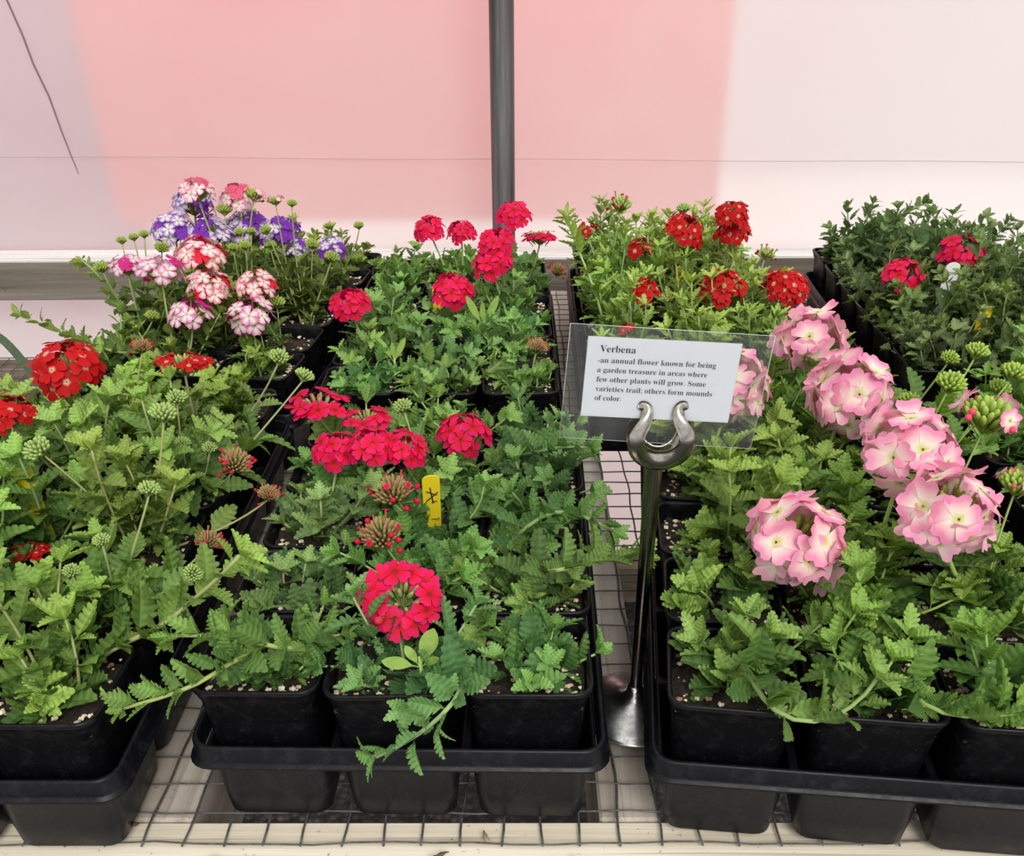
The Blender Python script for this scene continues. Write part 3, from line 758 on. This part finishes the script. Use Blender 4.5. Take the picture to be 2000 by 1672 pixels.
def flower_head(parent, kind, c, axis, d, green, spent=(.30,.34,.12)):
    """c = middle of the flower dome; returns the point where the stalk starts"""
    fr,n,(t0,t1),pk=HS[kind]; gp=Geo(); gc=Geo(); R=d/2
    axis=axis/np.linalg.norm(axis); F=frame(axis,rng.uniform(0,6.28)); isbud=kind.startswith('bud')
    dep=R*(1.15 if isbud else .95)
    base=c-axis*dep*(.9 if isbud else .75)
    # calyces / unopened buds fill the middle of the umbel
    nb=44 if isbud else 22; gr=np.array(green); slim=kind in('budred','budcr')
    if slim: nb=70; gr=gr*np.array((.95,.72,.75))
    for i in range(nb):
        ph=i*2.39996; q_=math.sqrt((i+.5)/nb); th=math.radians(4+(50 if isbud else 58)*q_)
        dd=(math.sin(th)*math.cos(ph))*F[0]+(math.sin(th)*math.sin(ph))*F[1]+math.cos(th)*F[2]
        tipc=gr*1.3
        if kind in('budred','budcr','cr','cr0','crflat') : tipc=lerp(gr*1.1,np.array((.42,.12,.10)),rng.uniform(.3,.95))
        Lb=(R*.60 if isbud else R*.40)*rng.uniform(.9,1.1)
        top=(R*1.30*(1-.13*q_*q_)*rng.uniform(.93,1.05)) if isbud else R*.82
        start=base+dd*(top-Lb)
        bud(gc,start,dd,Lb,R*((.068 if slim else .105) if isbud else .06),gr*rng.uniform(.75,1.1),tipc)
        tube(gc,[base,start],[.0006,R*.06 if isbud else .0007],4,c=gr*.85,cap=False)
    if n:
        fl=fr*d*1.0
        if isbud: fl=fr*d*1.1
        for i in range(n):
            f=(i+.5)/n
            ph=i*2.39996+rng.normal(0,.15); th=math.radians(t0+(t1-t0)*math.sqrt(f)+rng.normal(0,4))
            if kind=='cr0': ph=i*6.283/n
            dd=(math.sin(th)*math.cos(ph))*F[0]+(math.sin(th)*math.sin(ph))*F[1]+math.cos(th)*F[2]
            Rs=R-fl*.55 if not isbud else R*1.0
            if kind=='pk': Rs*=rng.uniform(.88,1.08)
            zf=.62 if kind in('scflat','crflat') else (.95 if kind!='pk' else 1.05)
            ctr=c-axis*R*.25+ dd*Rs*1.0
            ctr=ctr-axis*np.dot(dd,axis)*Rs*(1-zf)
            if kind in('scflat','crflat'): nr=dd*.35+axis*.9
            else: nr=dd*.85+axis*.35
            if kind=='pk': nr=dd*1.0+axis*.12
            if kind=='cr0': nr=dd*.15+axis
            nr=nr+rng.normal(0,.14 if kind!='pk' else .24,3); nr/=np.linalg.norm(nr)
            young=1-f if not isbud else 1.0
            if pk in('rw','mw','vt'): young=1.0 if rng.random()<(.22 if pk!='vt' else .20) else .4
            V,Q,RU=(PGP if pk=='pk' else PG)[rng.integers(4)]
            small=.55 if (isbud and kind!='budpk') else rng.uniform(.9,1.08)
            Ff=frame(nr,rng.uniform(0,6.28)); W=(V*fl*small)@Ff+ctr
            cols=floret_cols(pk,RU,young)*rng.uniform(.9,1.06)
            gp.add(W,Q,c=np.clip(cols,0,.97))
            tb=base+dd*R*.4
            tube(gp,[tb,lerp(tb,ctr,.6),ctr],[.0005,.0006,.0009],5,c=lerp(gr,floret_cols(pk,RU,young)[60],.35),cap=False)
    if kind in('budred','budcr','budpk','budsc','cr0'):
        cc={'budred':(.55,.02,.04),'budcr':(.75,.01,.06),'budpk':(.82,.12,.18),'budsc':(.45,.01,.01),'cr0':(.7,.05,.08)}[kind]
        for i in range({'cr0':2}.get(kind,6)):
            th=math.radians(rng.uniform(35,80)); ph=rng.uniform(0,6.28)
            dd=(math.sin(th)*math.cos(ph))*F[0]+(math.sin(th)*math.sin(ph))*F[1]+math.cos(th)*F[2]
            bud(gp,base+dd*R*1.1,dd,R*.28,R*.12,cc,cc); tube(gc,[base+dd*R*.3,base+dd*R*1.12],[.0005,.0006],4,c=gr*.9,cap=False)
    if n or kind!='bud':
        h=link('flower_head',gp.mesh('flower_head',M_PETAL),parent); link('calyx_cluster',gc.mesh('calyx_cluster',M_STEM),h)
    else:
        link('bud_cluster',gc.mesh('bud_cluster',M_STEM),parent)
    return base

# ---------------------------------------------------------------- potted verbenas
ROWW=['front row','second row','third row','fourth row','fifth row','back row']
COLW=['left','middle','right']
FLW={'sc':'scarlet','scflat':'scarlet','scfew':'scarlet','cr':'crimson','crflat':'crimson','cr0':'crimson','pk':'pale pink','vt':'purple and white','rw':'red and white','mw':'pink and white','pk2':'rose pink','budcr':'half-open crimson','budred':'red-tipped bud','budsc':'red-tipped bud','budpk':'pink-tipped bud','bud':'green bud'}
LOOK={'FL':'upright light green verbena','FC':'low grey-green verbena','RF':'bushy mid-green verbena','BL':'leafy green verbena','BC':'spreading grey-green verbena','RM':'tall light green verbena','FR':'dense dark green verbena','RR':'bushy green verbena'}
pots={}
EMPTY_CELL={('BC',0,5),('RR',0,0)}
for k,(org,rot,rows,desc) in TRAYS.items():
    for j in range(rows):
        for i in range(3):
            u=.0027+(i+.5)*PX; v=.003+(j+.5)*PY
            x,y=tray_xy(k,u,v)
            pots[(k,i,j)]=dict(x=x,y=y,heads=[],trails=[])
for (k,kind,x,y,z,d) in HEADS:
    c=[(math.hypot(p['x']-x+.0,p['y']-(y+.012)) + .02*len([h for h in p['heads'] if not h[0].startswith('bud')]),key) for key,p in pots.items() if key[0]==k]
    pots[min(c)[1]]['heads'].append((kind,x,y,z,d))
for t,(k,pts) in TRAILS.items():
    c=[(math.hypot(p['x']-pts[0][0],p['y']-pts[0][1]),key) for key,p in pots.items() if key[0]==k]
    pots[min(c)[1]]['trails'].append(pts)
BAREPOT={('BL',2,1):.0,('BL',2,2):.25}
NUMW={1:'one',2:'two',3:'three',4:'four',5:'five',6:'six',7:'seven',8:'eight'}
def bez(a,b,c,n=10):
    t=np.linspace(0,1,n)[:,None]; return (1-t)**2*a+2*t*(1-t)*b+t*t*c
for idx,((k,i,j),p) in enumerate(pots.items()):
    st=STY[k]; X,Y=p['x'],p['y']; rot=TRAYS[k][1]; rows=TRAYS[k][2]
    jx,jy=rng.normal(0,.0009,2)
    if k=='FC' and j==0: jx-=.003
    root=link('potted_verbena',None,loc=(X+jx,Y+jy,.0042),rot=(0,0,math.radians(rot+rng.normal(0,1.2)*(1 if k!='RF' else .6))))
    link('pot',POT,root); 
    s=link('soil',SOILS[idx%5],root); s.rotation_euler.z=math.pi/2*(idx%4)
    q=link('perlite',PERL[(idx*3)%5],root); q.rotation_euler.z=math.pi/2*((idx*7)%4); tag(q,kind='stuff')
    Minv=np.array(Matrix.Rotation(-root.rotation_euler.z,3,'Z'))
    org=np.array([X+jx,Y+jy,.0042])
    gl,gs=Geo(),Geo(); base=np.array([X+rng.normal(0,.005),Y+rng.normal(0,.005),.094])
    CUR[0],CUR[1]=X+jx,Y+jy
    tint=np.array([rng.uniform(.9,1.12),rng.uniform(.93,1.08),rng.uniform(.85,1.1)])
    frac=BAREPOT.get((k,i,j),1.0)
    n=int(round(st['n']*frac*rng.uniform(.85,1.15))); ph=rng.uniform(0,6.28)
    hold=link('_tmp',None); 
    for q_ in range(n):
        az=ph+q_*2.39996; L=rng.uniform(*st['len']); ti=math.radians(rng.uniform(*st['tilt']))
        lx,ly=math.cos(az-math.radians(rot)),math.sin(az-math.radians(rot))
        if i==0 and lx<-.15: L*={'BC':.6,'RM':.7,'FR':.6,'FL':.6}.get(k,.45)
        if i==2 and lx>.15: L*={'FC':.75,'BL':.35,'BC':.45,'FR':.9,'RR':1}.get(k,.5) if not(k=='FL' and j>1) else .75
        if j==0 and ly<-.1: L*={'FC':.45,'FL':.4,'FR':.9,'RM':.8}.get(k,.55)
        if k=='FL' and j>=4: L*=.6
        if k in('RM','FR','BC') and j>=4: L*=.8
        out=np.array([math.cos(az),math.sin(az),0])
        b0=base+out*rng.uniform(.002,.012)+[0,0,-.004]
        mid=b0+(out*math.sin(ti)+[0,0,math.cos(ti)])*L*.55
        out_=out
        end=mid+(out*math.sin(ti*st['rise'])*1.0+[0,0,math.cos(ti)*.9*(.5 if st['kind'].startswith('feather') else 1)+.05])*L*.45+rng.normal(0,.006,3)
        end[2]=max(end[2],.109)
        leafy_stem(gl,gs,bez(b0,mid,end,9),st,tint,rad=.0011,start=rng.uniform(.006,.014))
    # basal rosette of older leaves hugging the soil
    for q_ in range(int((9 if k not in('RM','FL') else 6)*frac)):
        az=rng.uniform(0,6.28); out=np.array([math.cos(az),math.sin(az),0])
        put_leaf(gl,st['kind'],base+out*rng.uniform(.002,.016)+[0,0,.004],out+[0,0,rng.uniform(.05,.5)],np.array([0,0,1.]),st['L']*rng.uniform(.7,1.1),np.array(st['old'])*tint*rng.uniform(.9,1.3))
    for pts in p['trails']:
        pts=np.array(pts,float)+[0,-.006,.006]; pp=np.concatenate([[base],pts])
        # smooth
        for _ in range(2):
            nw=[pp[0]]
            for a,b in zip(pp[:-1],pp[1:]): nw+= [a*.75+b*.25,a*.25+b*.75]
            nw.append(pp[-1]); pp=np.array(nw)
        leafy_stem(gl,gs,pp,st,tint,rad=.0016,start=.03,Ls=.95)
    heads=[]
    for (kind,x,y,z,d) in p['heads']:
        isb=kind.startswith('bud'); c=np.array([x,y,z])
        lean=np.array([x-X,y-Y,0]); 
        axis=np.array([0,0,1.])+lean*(3.0 if not isb else 5.0)+rng.normal(0,.10,3)
        if kind in('pk',): axis=np.array([0,-.28,1.])+lean*2
        if kind=='cr0': axis=np.array([.05,-.55,.85])
        if kind in('sc','cr'): axis=axis+np.array([0,-.12,0])
        if kind in('scflat','crflat'): axis=np.array([.05,.05,1.])+rng.normal(0,.05,3)
        gcol=np.array(st['young'])*np.array((1.12,1.02,.8)) if k in('BL','RF') else np.array((.27,.37,.11))
        heads.append((kind,c,axis,d,gcol))
    # labels
    cnt={}
    for hh in p['heads']: cnt[FLW[hh[0]]]=cnt.get(FLW[hh[0]],0)+1
    opn=[(a,b) for a,b in cnt.items() if 'bud' not in a]; bd=[(a,b) for a,b in cnt.items() if 'bud' in a]
    if opn:
        a,b=sorted(opn,key=lambda t:-t[1])[0]; fdesc=f"with {NUMW[b]} {a} flower head{'s' if b>1 else ''}"
    elif bd:
        a,b=sorted(bd,key=lambda t:-t[1])[0]; fdesc=f"with {NUMW[b]} {a} cluster{'s' if b>1 else ''}"
    else: fdesc='without flowers'
    if (k,i,j) in BAREPOT and BAREPOT[(k,i,j)]<.5 and not opn: 
        fdesc='showing mostly bare soil'
    rw=ROWW[j] if j<rows-1 else 'back row'
    lab=f"{LOOK[k].split(' verbena')[0].split()[-1]} verbena {fdesc}, {rw} {COLW[i]}, {TRAYS[k][3]}"
    if not opn and not bd: lab=f"{LOOK[k]} {fdesc}, {rw} {COLW[i]}, {TRAYS[k][3]}"
    while len(lab.split())>16: lab=lab.replace(' flower','',1) if ' flower' in lab else ' '.join(lab.split()[1:])
    tag(root,lab,'potted plant','potted verbenas in the '+TRAYS[k][3])
    # heads and their stalks: build in world, then move into the pot's frame
    objs_before=set(COL.objects.keys())
    for (kind,c,axis,d,gcol) in heads:
        hb=flower_head(root,kind,c,axis,d,gcol)
        ax=axis/np.linalg.norm(axis); a0=base+np.array([rng.normal(0,.004),rng.normal(0,.004),-.002])
        hgt=max(.03,hb[2]-a0[2]); m1=hb-ax*hgt*.55; m1[:2]=lerp(m1[:2],a0[:2],.25)
        path=bez(a0,m1,hb,12)
        rad=.0014 if not kind.startswith('bud') else .0010
        if d>.055: rad=.0018
        bare=.50 if kind in('pk','sc','mw','rw') else .36
        leafy_stem(gl,gs,path,st,tint,bare=bare,tip=False,rad=rad,start=.02)
        # small bract leaves below the head
    bpy.data.objects.remove(hold)
    me=gs.mesh('stems',M_STEM); link('stems',me,root)
    if gl.n: link('leaves',gl.mesh('leaves',M_LEAF),root)
    for ch in root.children_recursive:
        if ch.name.split('.')[0] in('stems','leaves','flower_head','calyx_cluster','bud_cluster'):
            n_=len(ch.data.vertices); co=np.empty(n_*3,np.float64); co32=np.empty(n_*3,np.float32)
            ch.data.vertices.foreach_get('co',co32); co=co32.reshape(-1,3).astype(float)
            co=(co-org)@Minv.T; ch.data.vertices.foreach_set('co',co.ravel().astype(np.float32)); ch.data.update()

# ---------------------------------------------------------------- sign stand
SX,SY=.1985,.1235
stand=tag(link('sign_stand',None,loc=(SX,SY,.0034)),'chrome table sign stand with round base between the middle and right front trays','sign stand')
g=Geo(); lathe(g,[(.0001,0),(.0400,0),(.0415,.0008),(.0412,.0016),(.0395,.0028),(.030,.0062),(.018,.0100),(.010,.0138),(.0066,.0190),(.0050,.0235),(.0001,.0235)],72)
link('base',g.mesh('base',M_CHROME),stand)
g=Geo(); lathe(g,[(.0001,.0215),(.0042,.0215),(.0043,.024),(.0046,.10),(.0053,.17),(.0058,.205),(.0062,.2105),(.0075,.2125),(.0060,.2135),(.0001,.2135)],32)
link('pole',g.mesh('pole',metal('dark_chrome_pole',(.30,.28,.26),.15,.35)),stand)
# clip: two spring plates shaped like a horseshoe, curled lobes on top
PC=[(-.0148,.2472,.0034),(-.0115,.2482,.0040),(-.0088,.2452,.0034),(-.0098,.2400,.0036),(-.0133,.2350,.0044),(-.0158,.2290,.0050),(-.0146,.2215,.0056),(-.0085,.2150,.0062),(0,.2125,.0066),(.0085,.2150,.0062),(.0146,.2215,.0056),(.0158,.2290,.0050),(.0133,.2350,.0044),(.0098,.2400,.0036),(.0088,.2452,.0034),(.0115,.2482,.0040),(.0148,.2472,.0034)]
def clip_plate(side):
    g=Geo(); P=np.array([(x,z) for x,z,_ in PC]); Wd=np.array([w_ for *_,w_ in PC])
    t=np.linspace(0,len(P)-1,97); xs=np.interp(t,range(len(P)),P[:,0]); zs=np.interp(t,range(len(P)),P[:,1]); ws=np.interp(t,range(len(P)),Wd)
    k=np.ones(7)/7
    def sm(a):
        b=np.convolve(np.pad(a,3,'edge'),k,'valid'); b[0],b[-1]=a[0],a[-1]; return b
    xs,zs,ws=sm(xs),sm(zs),sm(ws)
    # round the lobe ends
    for e in range(6):
        f=math.sqrt(1-(1-(e+.3)/6.3)**2); ws[e]*=f; ws[-1-e]*=f
    T=np.gradient(np.stack([xs,zs],1),axis=0); T/=np.linalg.norm(T,axis=1,keepdims=True)+1e-9; N=np.stack([-T[:,1],T[:,0]],1)
    th=.0008; V=[]; m=7
    for a in range(len(xs)):
        hgt=(zs[a]-.2065)/.041          # 0 bottom .. 1 lobes
        yb=side*(.0005+.0062*math.sin(math.pi*min(1,max(0,1-hgt))**.9*1.0)*1.0)
        for b_ in range(m):
            v=-1+2*b_/(m-1)
            y=yb+side*(.0012*(1-v*v))
            V.append((xs[a]+N[a,0]*v*ws[a],y,zs[a]+N[a,1]*v*ws[a]))
    V=np.array(V); n=len(xs); V2=V+[0,side*th,0]; A=np.concatenate([V,V2]); o=len(V)
    Q=[]
    for a in range(n-1):
        for b_ in range(m-1):
            i0=a*m+b_; q=(i0,i0+m,i0+m+1,i0+1); Q.append(q if side>0 else q[::-1]); q2=tuple(x+o for x in q[::-1]); Q.append(q2 if side>0 else q2[::-1])
        for b_ in (0,m-1):
            i0=a*m+b_; Q.append((i0,i0+m,i0+m+o,i0+o))
    for a in (0,n-1):
        for b_ in range(m-1):
            i0=a*m+b_; Q.append((i0,i0+1,i0+1+o,i0+o))
    g.add(A,Q); return g.mesh('clip_plate',M_CLIP)
CY=.110-SY   # clip sits a little forward of the base middle, as the stand leans
for s_ in (-1,1):
    link('clip_plate',clip_plate(s_),stand,loc=(.0010,-.0095,.0004))
# lean of the pole towards the viewer is tiny: keep it upright and set the card in the clip
g=Geo(); box(g,-.0052,.0062,-.0135,-.0030,.2085,.2125,bev=.0012); link('clip_seat',g.mesh('clip_seat',M_CLIP),stand)
# card in a clear sleeve
CYW=.1140
sleeve=tag(link('card_sleeve',None,loc=(.2,CYW,.262),rot=(0,math.radians(4.0),0)),'clear plastic sleeve around the white sign card, gripped by the clip','sleeve')
gm,n,b=mat('clear_sleeve_plastic'); n.nodes.remove(b)
gl_=node(n,'ShaderNodeBsdfGlossy'); gl_.inputs['Roughness'].default_value=.12; tr=node(n,'ShaderNodeBsdfTransparent'); tr.inputs[0].default_value=(.96,.98,.96,1)
df=node(n,'ShaderNodeBsdfDiffuse'); df.inputs[0].default_value=(.6,.6,.58,1)
co=objco(n); a=noise(n,60,6,.75,co); r=ramp(n,a.outputs[0],[(.45,(.01,)*3),(.75,(.05,)*3)])
m0=node(n,'ShaderNodeMixShader'); n.links.new(r.outputs[0],m0.inputs[0]); n.links.new(tr.outputs[0],m0.inputs[1]); n.links.new(df.outputs[0],m0.inputs[2])
fr=node(n,'ShaderNodeFresnel'); fr.inputs[0].default_value=1.45
m1=node(n,'ShaderNodeMixShader'); n.links.new(fr.outputs[0],m1.inputs[0]); n.links.new(m0.outputs[0],m1.inputs[1]); n.links.new(gl_.outputs[0],m1.inputs[2]); n.links.new(m1.outputs[0],n.nodes['Material Output'].inputs[0])
g=Geo()
def sheet(g,x0,x1,z0,z1,y,bow,m=0):
    nn=13; V=[]
    for x in np.linspace(x0,x1,nn):
        for z in (z0,z1): V.append((x,y+bow*((x-(x0+x1)/2)/(x1-x0)*2)**2,z))
    Q=[(2*i,2*i+2,2*i+3,2*i+1) for i in range(nn-1)]; g.add(V,Q,m=m)
SL=(-.0595,.0580,-.0350,.0365)
sheet(g,*SL,-.0006,.0); sheet(g,*SL,.0006,.0)
link('film',g.mesh('film',gm),sleeve)
g=Geo()
for x0,z0,x1,z1 in ((SL[0],SL[2],SL[0],SL[3]),(SL[1],SL[2],SL[1],SL[3]),(SL[0],SL[3],SL[1],SL[3]),(SL[0],SL[2],SL[1],SL[2])):
    tube(g,[(x0,0,z0),((x0+x1)/2,0,(z0+z1)/2),(x1,0,z1)],.0002,4)
link('edge_seam',g.mesh('edge_seam',simple('clear_edge',(.62,.68,.64),.2,.6)),sleeve)
card=tag(link('sign_card',None,loc=(.1965,CYW,.2685),rot=(0,math.radians(3.3),0)),'white card printed with dark text about verbena, held in the chrome clip','card')
g=Geo(); box(g,-.0445,.0445,-.00018,.00018,-.0255,.0240); link('paper',g.mesh('paper',simple('white_card_paper',(.90,.905,.97),.6,.3),False),card)
M_INK=simple('dark_ink',(.018,.020,.045),.6,.2)
BOLD_UP=0x1D400; BOLD_LO=0x1D41A
def serif(s):
    out=''
    for ch in s:
        if 'A'<=ch<='Z': out+=chr(BOLD_UP+ord(ch)-65)
        elif 'a'<=ch<='z': out+=chr(BOLD_LO+ord(ch)-97)
        else: out+=ch
    return out
LINES=[('Verbena',-.0370,.0150,.0208,.0),('-an annual flower known for being',-.0375,.0085,.0690,0),('a garden treasure in areas where',-.0373,.0026,.0645,0),('few other plants will grow. Some',-.0372,-.0033,.0645,0),('varieties trail; others form mounds',-.0372,-.0092,.0692,0),('of color.',-.0372,-.0150,.0158,0)]
for txt,x0,zb,wd,_ in LINES:
    cu=bpy.data.curves.new('text','FONT'); cu.body=serif(txt); cu.size=.0052; cu.resolution_u=3; cu.offset=-.00004
    if txt=='Verbena': cu.size=.0066
    to=bpy.data.objects.new('text',cu); COL.objects.link(to)
    bpy.context.view_layer.update()
    me=bpy.data.meshes.new_from_object(to.evaluated_get(bpy.context.evaluated_depsgraph_get()))
    bpy.data.objects.remove(to)
    xs=[v.co.x for v in me.vertices]; wcur=max(xs)-min(xs); f=wd/wcur; mn=min(xs)
    sz=f if txt!='Verbena' else f
    for v in me.vertices: v.co=Vector(((v.co.x-mn)*f+x0,-.00026,v.co.y*sz*1.02+zb))
    me.materials.clear(); me.materials.append(M_INK)
    link('text_line',me,card)

# ---------------------------------------------------------------- plant labels, seedlings, extra leaves
def stake(x,y,z0,z1,wd,col,lab,yaw=0,tilt=0,mark=False,text=None):
    r_=tag(link('plant_label',None,loc=(x,y,z0),rot=(math.radians(tilt),0,math.radians(yaw))),lab,'plant label','plastic plant labels stuck in pots')
    g=Geo(); h=z1-z0; hw=wd/2; pts=[(-hw*.25,-.012),(hw*.25,-.012),(hw,.006),(hw,h-hw*.7)]
    for a in np.linspace(0,math.pi,9): pts.append((hw*math.cos(a),h-hw*.7+hw*.7*math.sin(a)))
    pts+= [(-hw,.006)]
    nP=len(pts); V=[(px,-.0004,pz) for px,pz in pts]+[(px,.0004,pz) for px,pz in pts]
    V+=[(0,-.0004,h*.5),(0,.0004,h*.5)]
    T=[];Q=[]
    for i in range(nP):
        k=(i+1)%nP; T.append((2*nP,i,k)); T.append((2*nP+1,nP+k,nP+i)); Q.append((i,nP+i,nP+k,k))
    g.add(V,Q,T); link('blade',g.mesh('blade',simple('label_plastic',col,.35,.5),False),r_)
    if mark:
        g=Geo()
        for seg in ([(-.004,h-.016),(.004,h-.020)],[(-.001,h-.012),(.001,h-.028)],[(-.004,h-.026),(.005,h-.017)],[(.0,h-.028),(.004,h-.026)]):
            tube(g,[(a,-.0006,b) for a,b in seg],.0005,4)
        link('pen_mark',g.mesh('pen_mark',M_INK),r_)
    if text:
        for body,zz,ss in text:
            cu=bpy.data.curves.new('text','FONT'); cu.body=body; cu.size=ss; cu.align_x='CENTER'
            to=bpy.data.objects.new('text',cu); COL.objects.link(to); bpy.context.view_layer.update()
            me=bpy.data.meshes.new_from_object(to.evaluated_get(bpy.context.evaluated_depsgraph_get())); bpy.data.objects.remove(to)
            for v in me.vertices: v.co=Vector((v.co.x,-.0006,v.co.y+zz))
            me.materials.clear(); me.materials.append(M_INK); link('printed_text',me,r_)
YEL=(.86,.66,.02)
stake(.045,.235,.092,.151,.0135,YEL,'yellow plant label with black pen scribble beside the crimson flowers, front middle tray',8,14,True)
stake(-.248,.205,.096,.172,.0135,YEL,'yellow plant label half hidden by green stems in the left front tray',12,6)
stake(.012,.745,.088,.140,.012,YEL,'yellow plant label partly covered by a crimson flower, back middle tray',20,4)
stake(.310,.752,.088,.160,.012,YEL,'yellow plant label among scarlet verbenas behind the sign',25,4)
stake(.617,.592,.088,.160,.013,YEL,'yellow plant label with black mark in the far right back tray',-10,6,True)
stake(.622,.708,.096,.176,.016,(.85,.86,.86),'white plant label printed 4096 in the far right back tray',-4,8,False,[('4096',.0645,.0058)])

def seedling(x,y,z,h,lab,sp=1.0,kind=0):
    r_=tag(link('seedling',None,loc=(x,y,z)),lab,'seedling')
    g=Geo(); c=(.40,.56,.15)
    tube(g,[(0,0,-.003),(.001,0,h*.3),(0,.001,h*.6)],[.0016,.0014,.0010],6,c=c); link('stem',g.mesh('stem',M_STEM),r_)
    dirs=[(-1,-.2,.45,1.0),(.35,.1,1.0,1.25),(.8,.0,.55,.6),(-.5,.2,.9,.7)] if kind==0 else [(-.5,0,1,1.3),(.5,0,1,1.3),(.0,-.1,1,1.0),(.3,.3,.8,.7)]
    for a,b_,c_,l in dirs:
        d=np.array([a,b_,c_]); d/=np.linalg.norm(d); L=h*.62*l; g=Geo(); y_=np.cross([0,-1,.3],d); y_/=np.linalg.norm(y_); V=[];Q=[]
        nt_=np.cross(d,y_)
        for t in np.linspace(0,1,11):
            w_=L*(.16 if kind==0 else .09)*(.12+max(0,math.sin(math.pi*max(0,t-.25)/.75))**.7 if t>.25 else .12)
            for s in (-1,0,1): V.append(np.array([0,0,h*.42])+d*L*t+y_*s*w_+nt_*(.10*L*t*t+ (.0 if s==0 else .06*w_)))
        for i in range(10):
            for s in (0,1): Q.append((i*3+s,i*3+s+1,i*3+s+4,i*3+s+3))
        g.add(V,Q,c=(.36,.55,.14)); link('leaf',g.mesh('leaf',M_LEAF),r_)
seedling(.053,.038,.0975,.040,'pale green smooth-leaved seedling at the front of the middle front tray',kind=0)
seedling(.073,.642,.0975,.052,'pale slender-leaved seedling in the back middle tray',kind=1)
seedling(-.019,.544,.0975,.040,'pale green seedling beside a black pot wall, back middle tray left side',kind=1)
# grey-green grass blade on the left
g=Geo(); V=[];Q=[]
for i,t in enumerate(np.linspace(0,1,14)):
    c=np.array([-.415-.09*t,.60+.03*t,.012+.11*math.sin(t*1.9)]); w_=.006*math.sin(math.pi*min(1,.15+t*.85))+.0006
    for s in (-1,0,1): V.append(c+np.array([0.35*s*w_,.2*s*w_,.9*s*w_])+(0,0,0))
for i in range(13):
    for s in (0,1): Q.append((i*3+s,i*3+s+1,i*3+s+4,i*3+s+3))
g.add(V,Q,c=(.09,.14,.08)); tag(link('grass_blade',g.mesh('grass_blade',M_LEAF)),'drooping grey-green grass blade over the wire mesh at far left','grass')
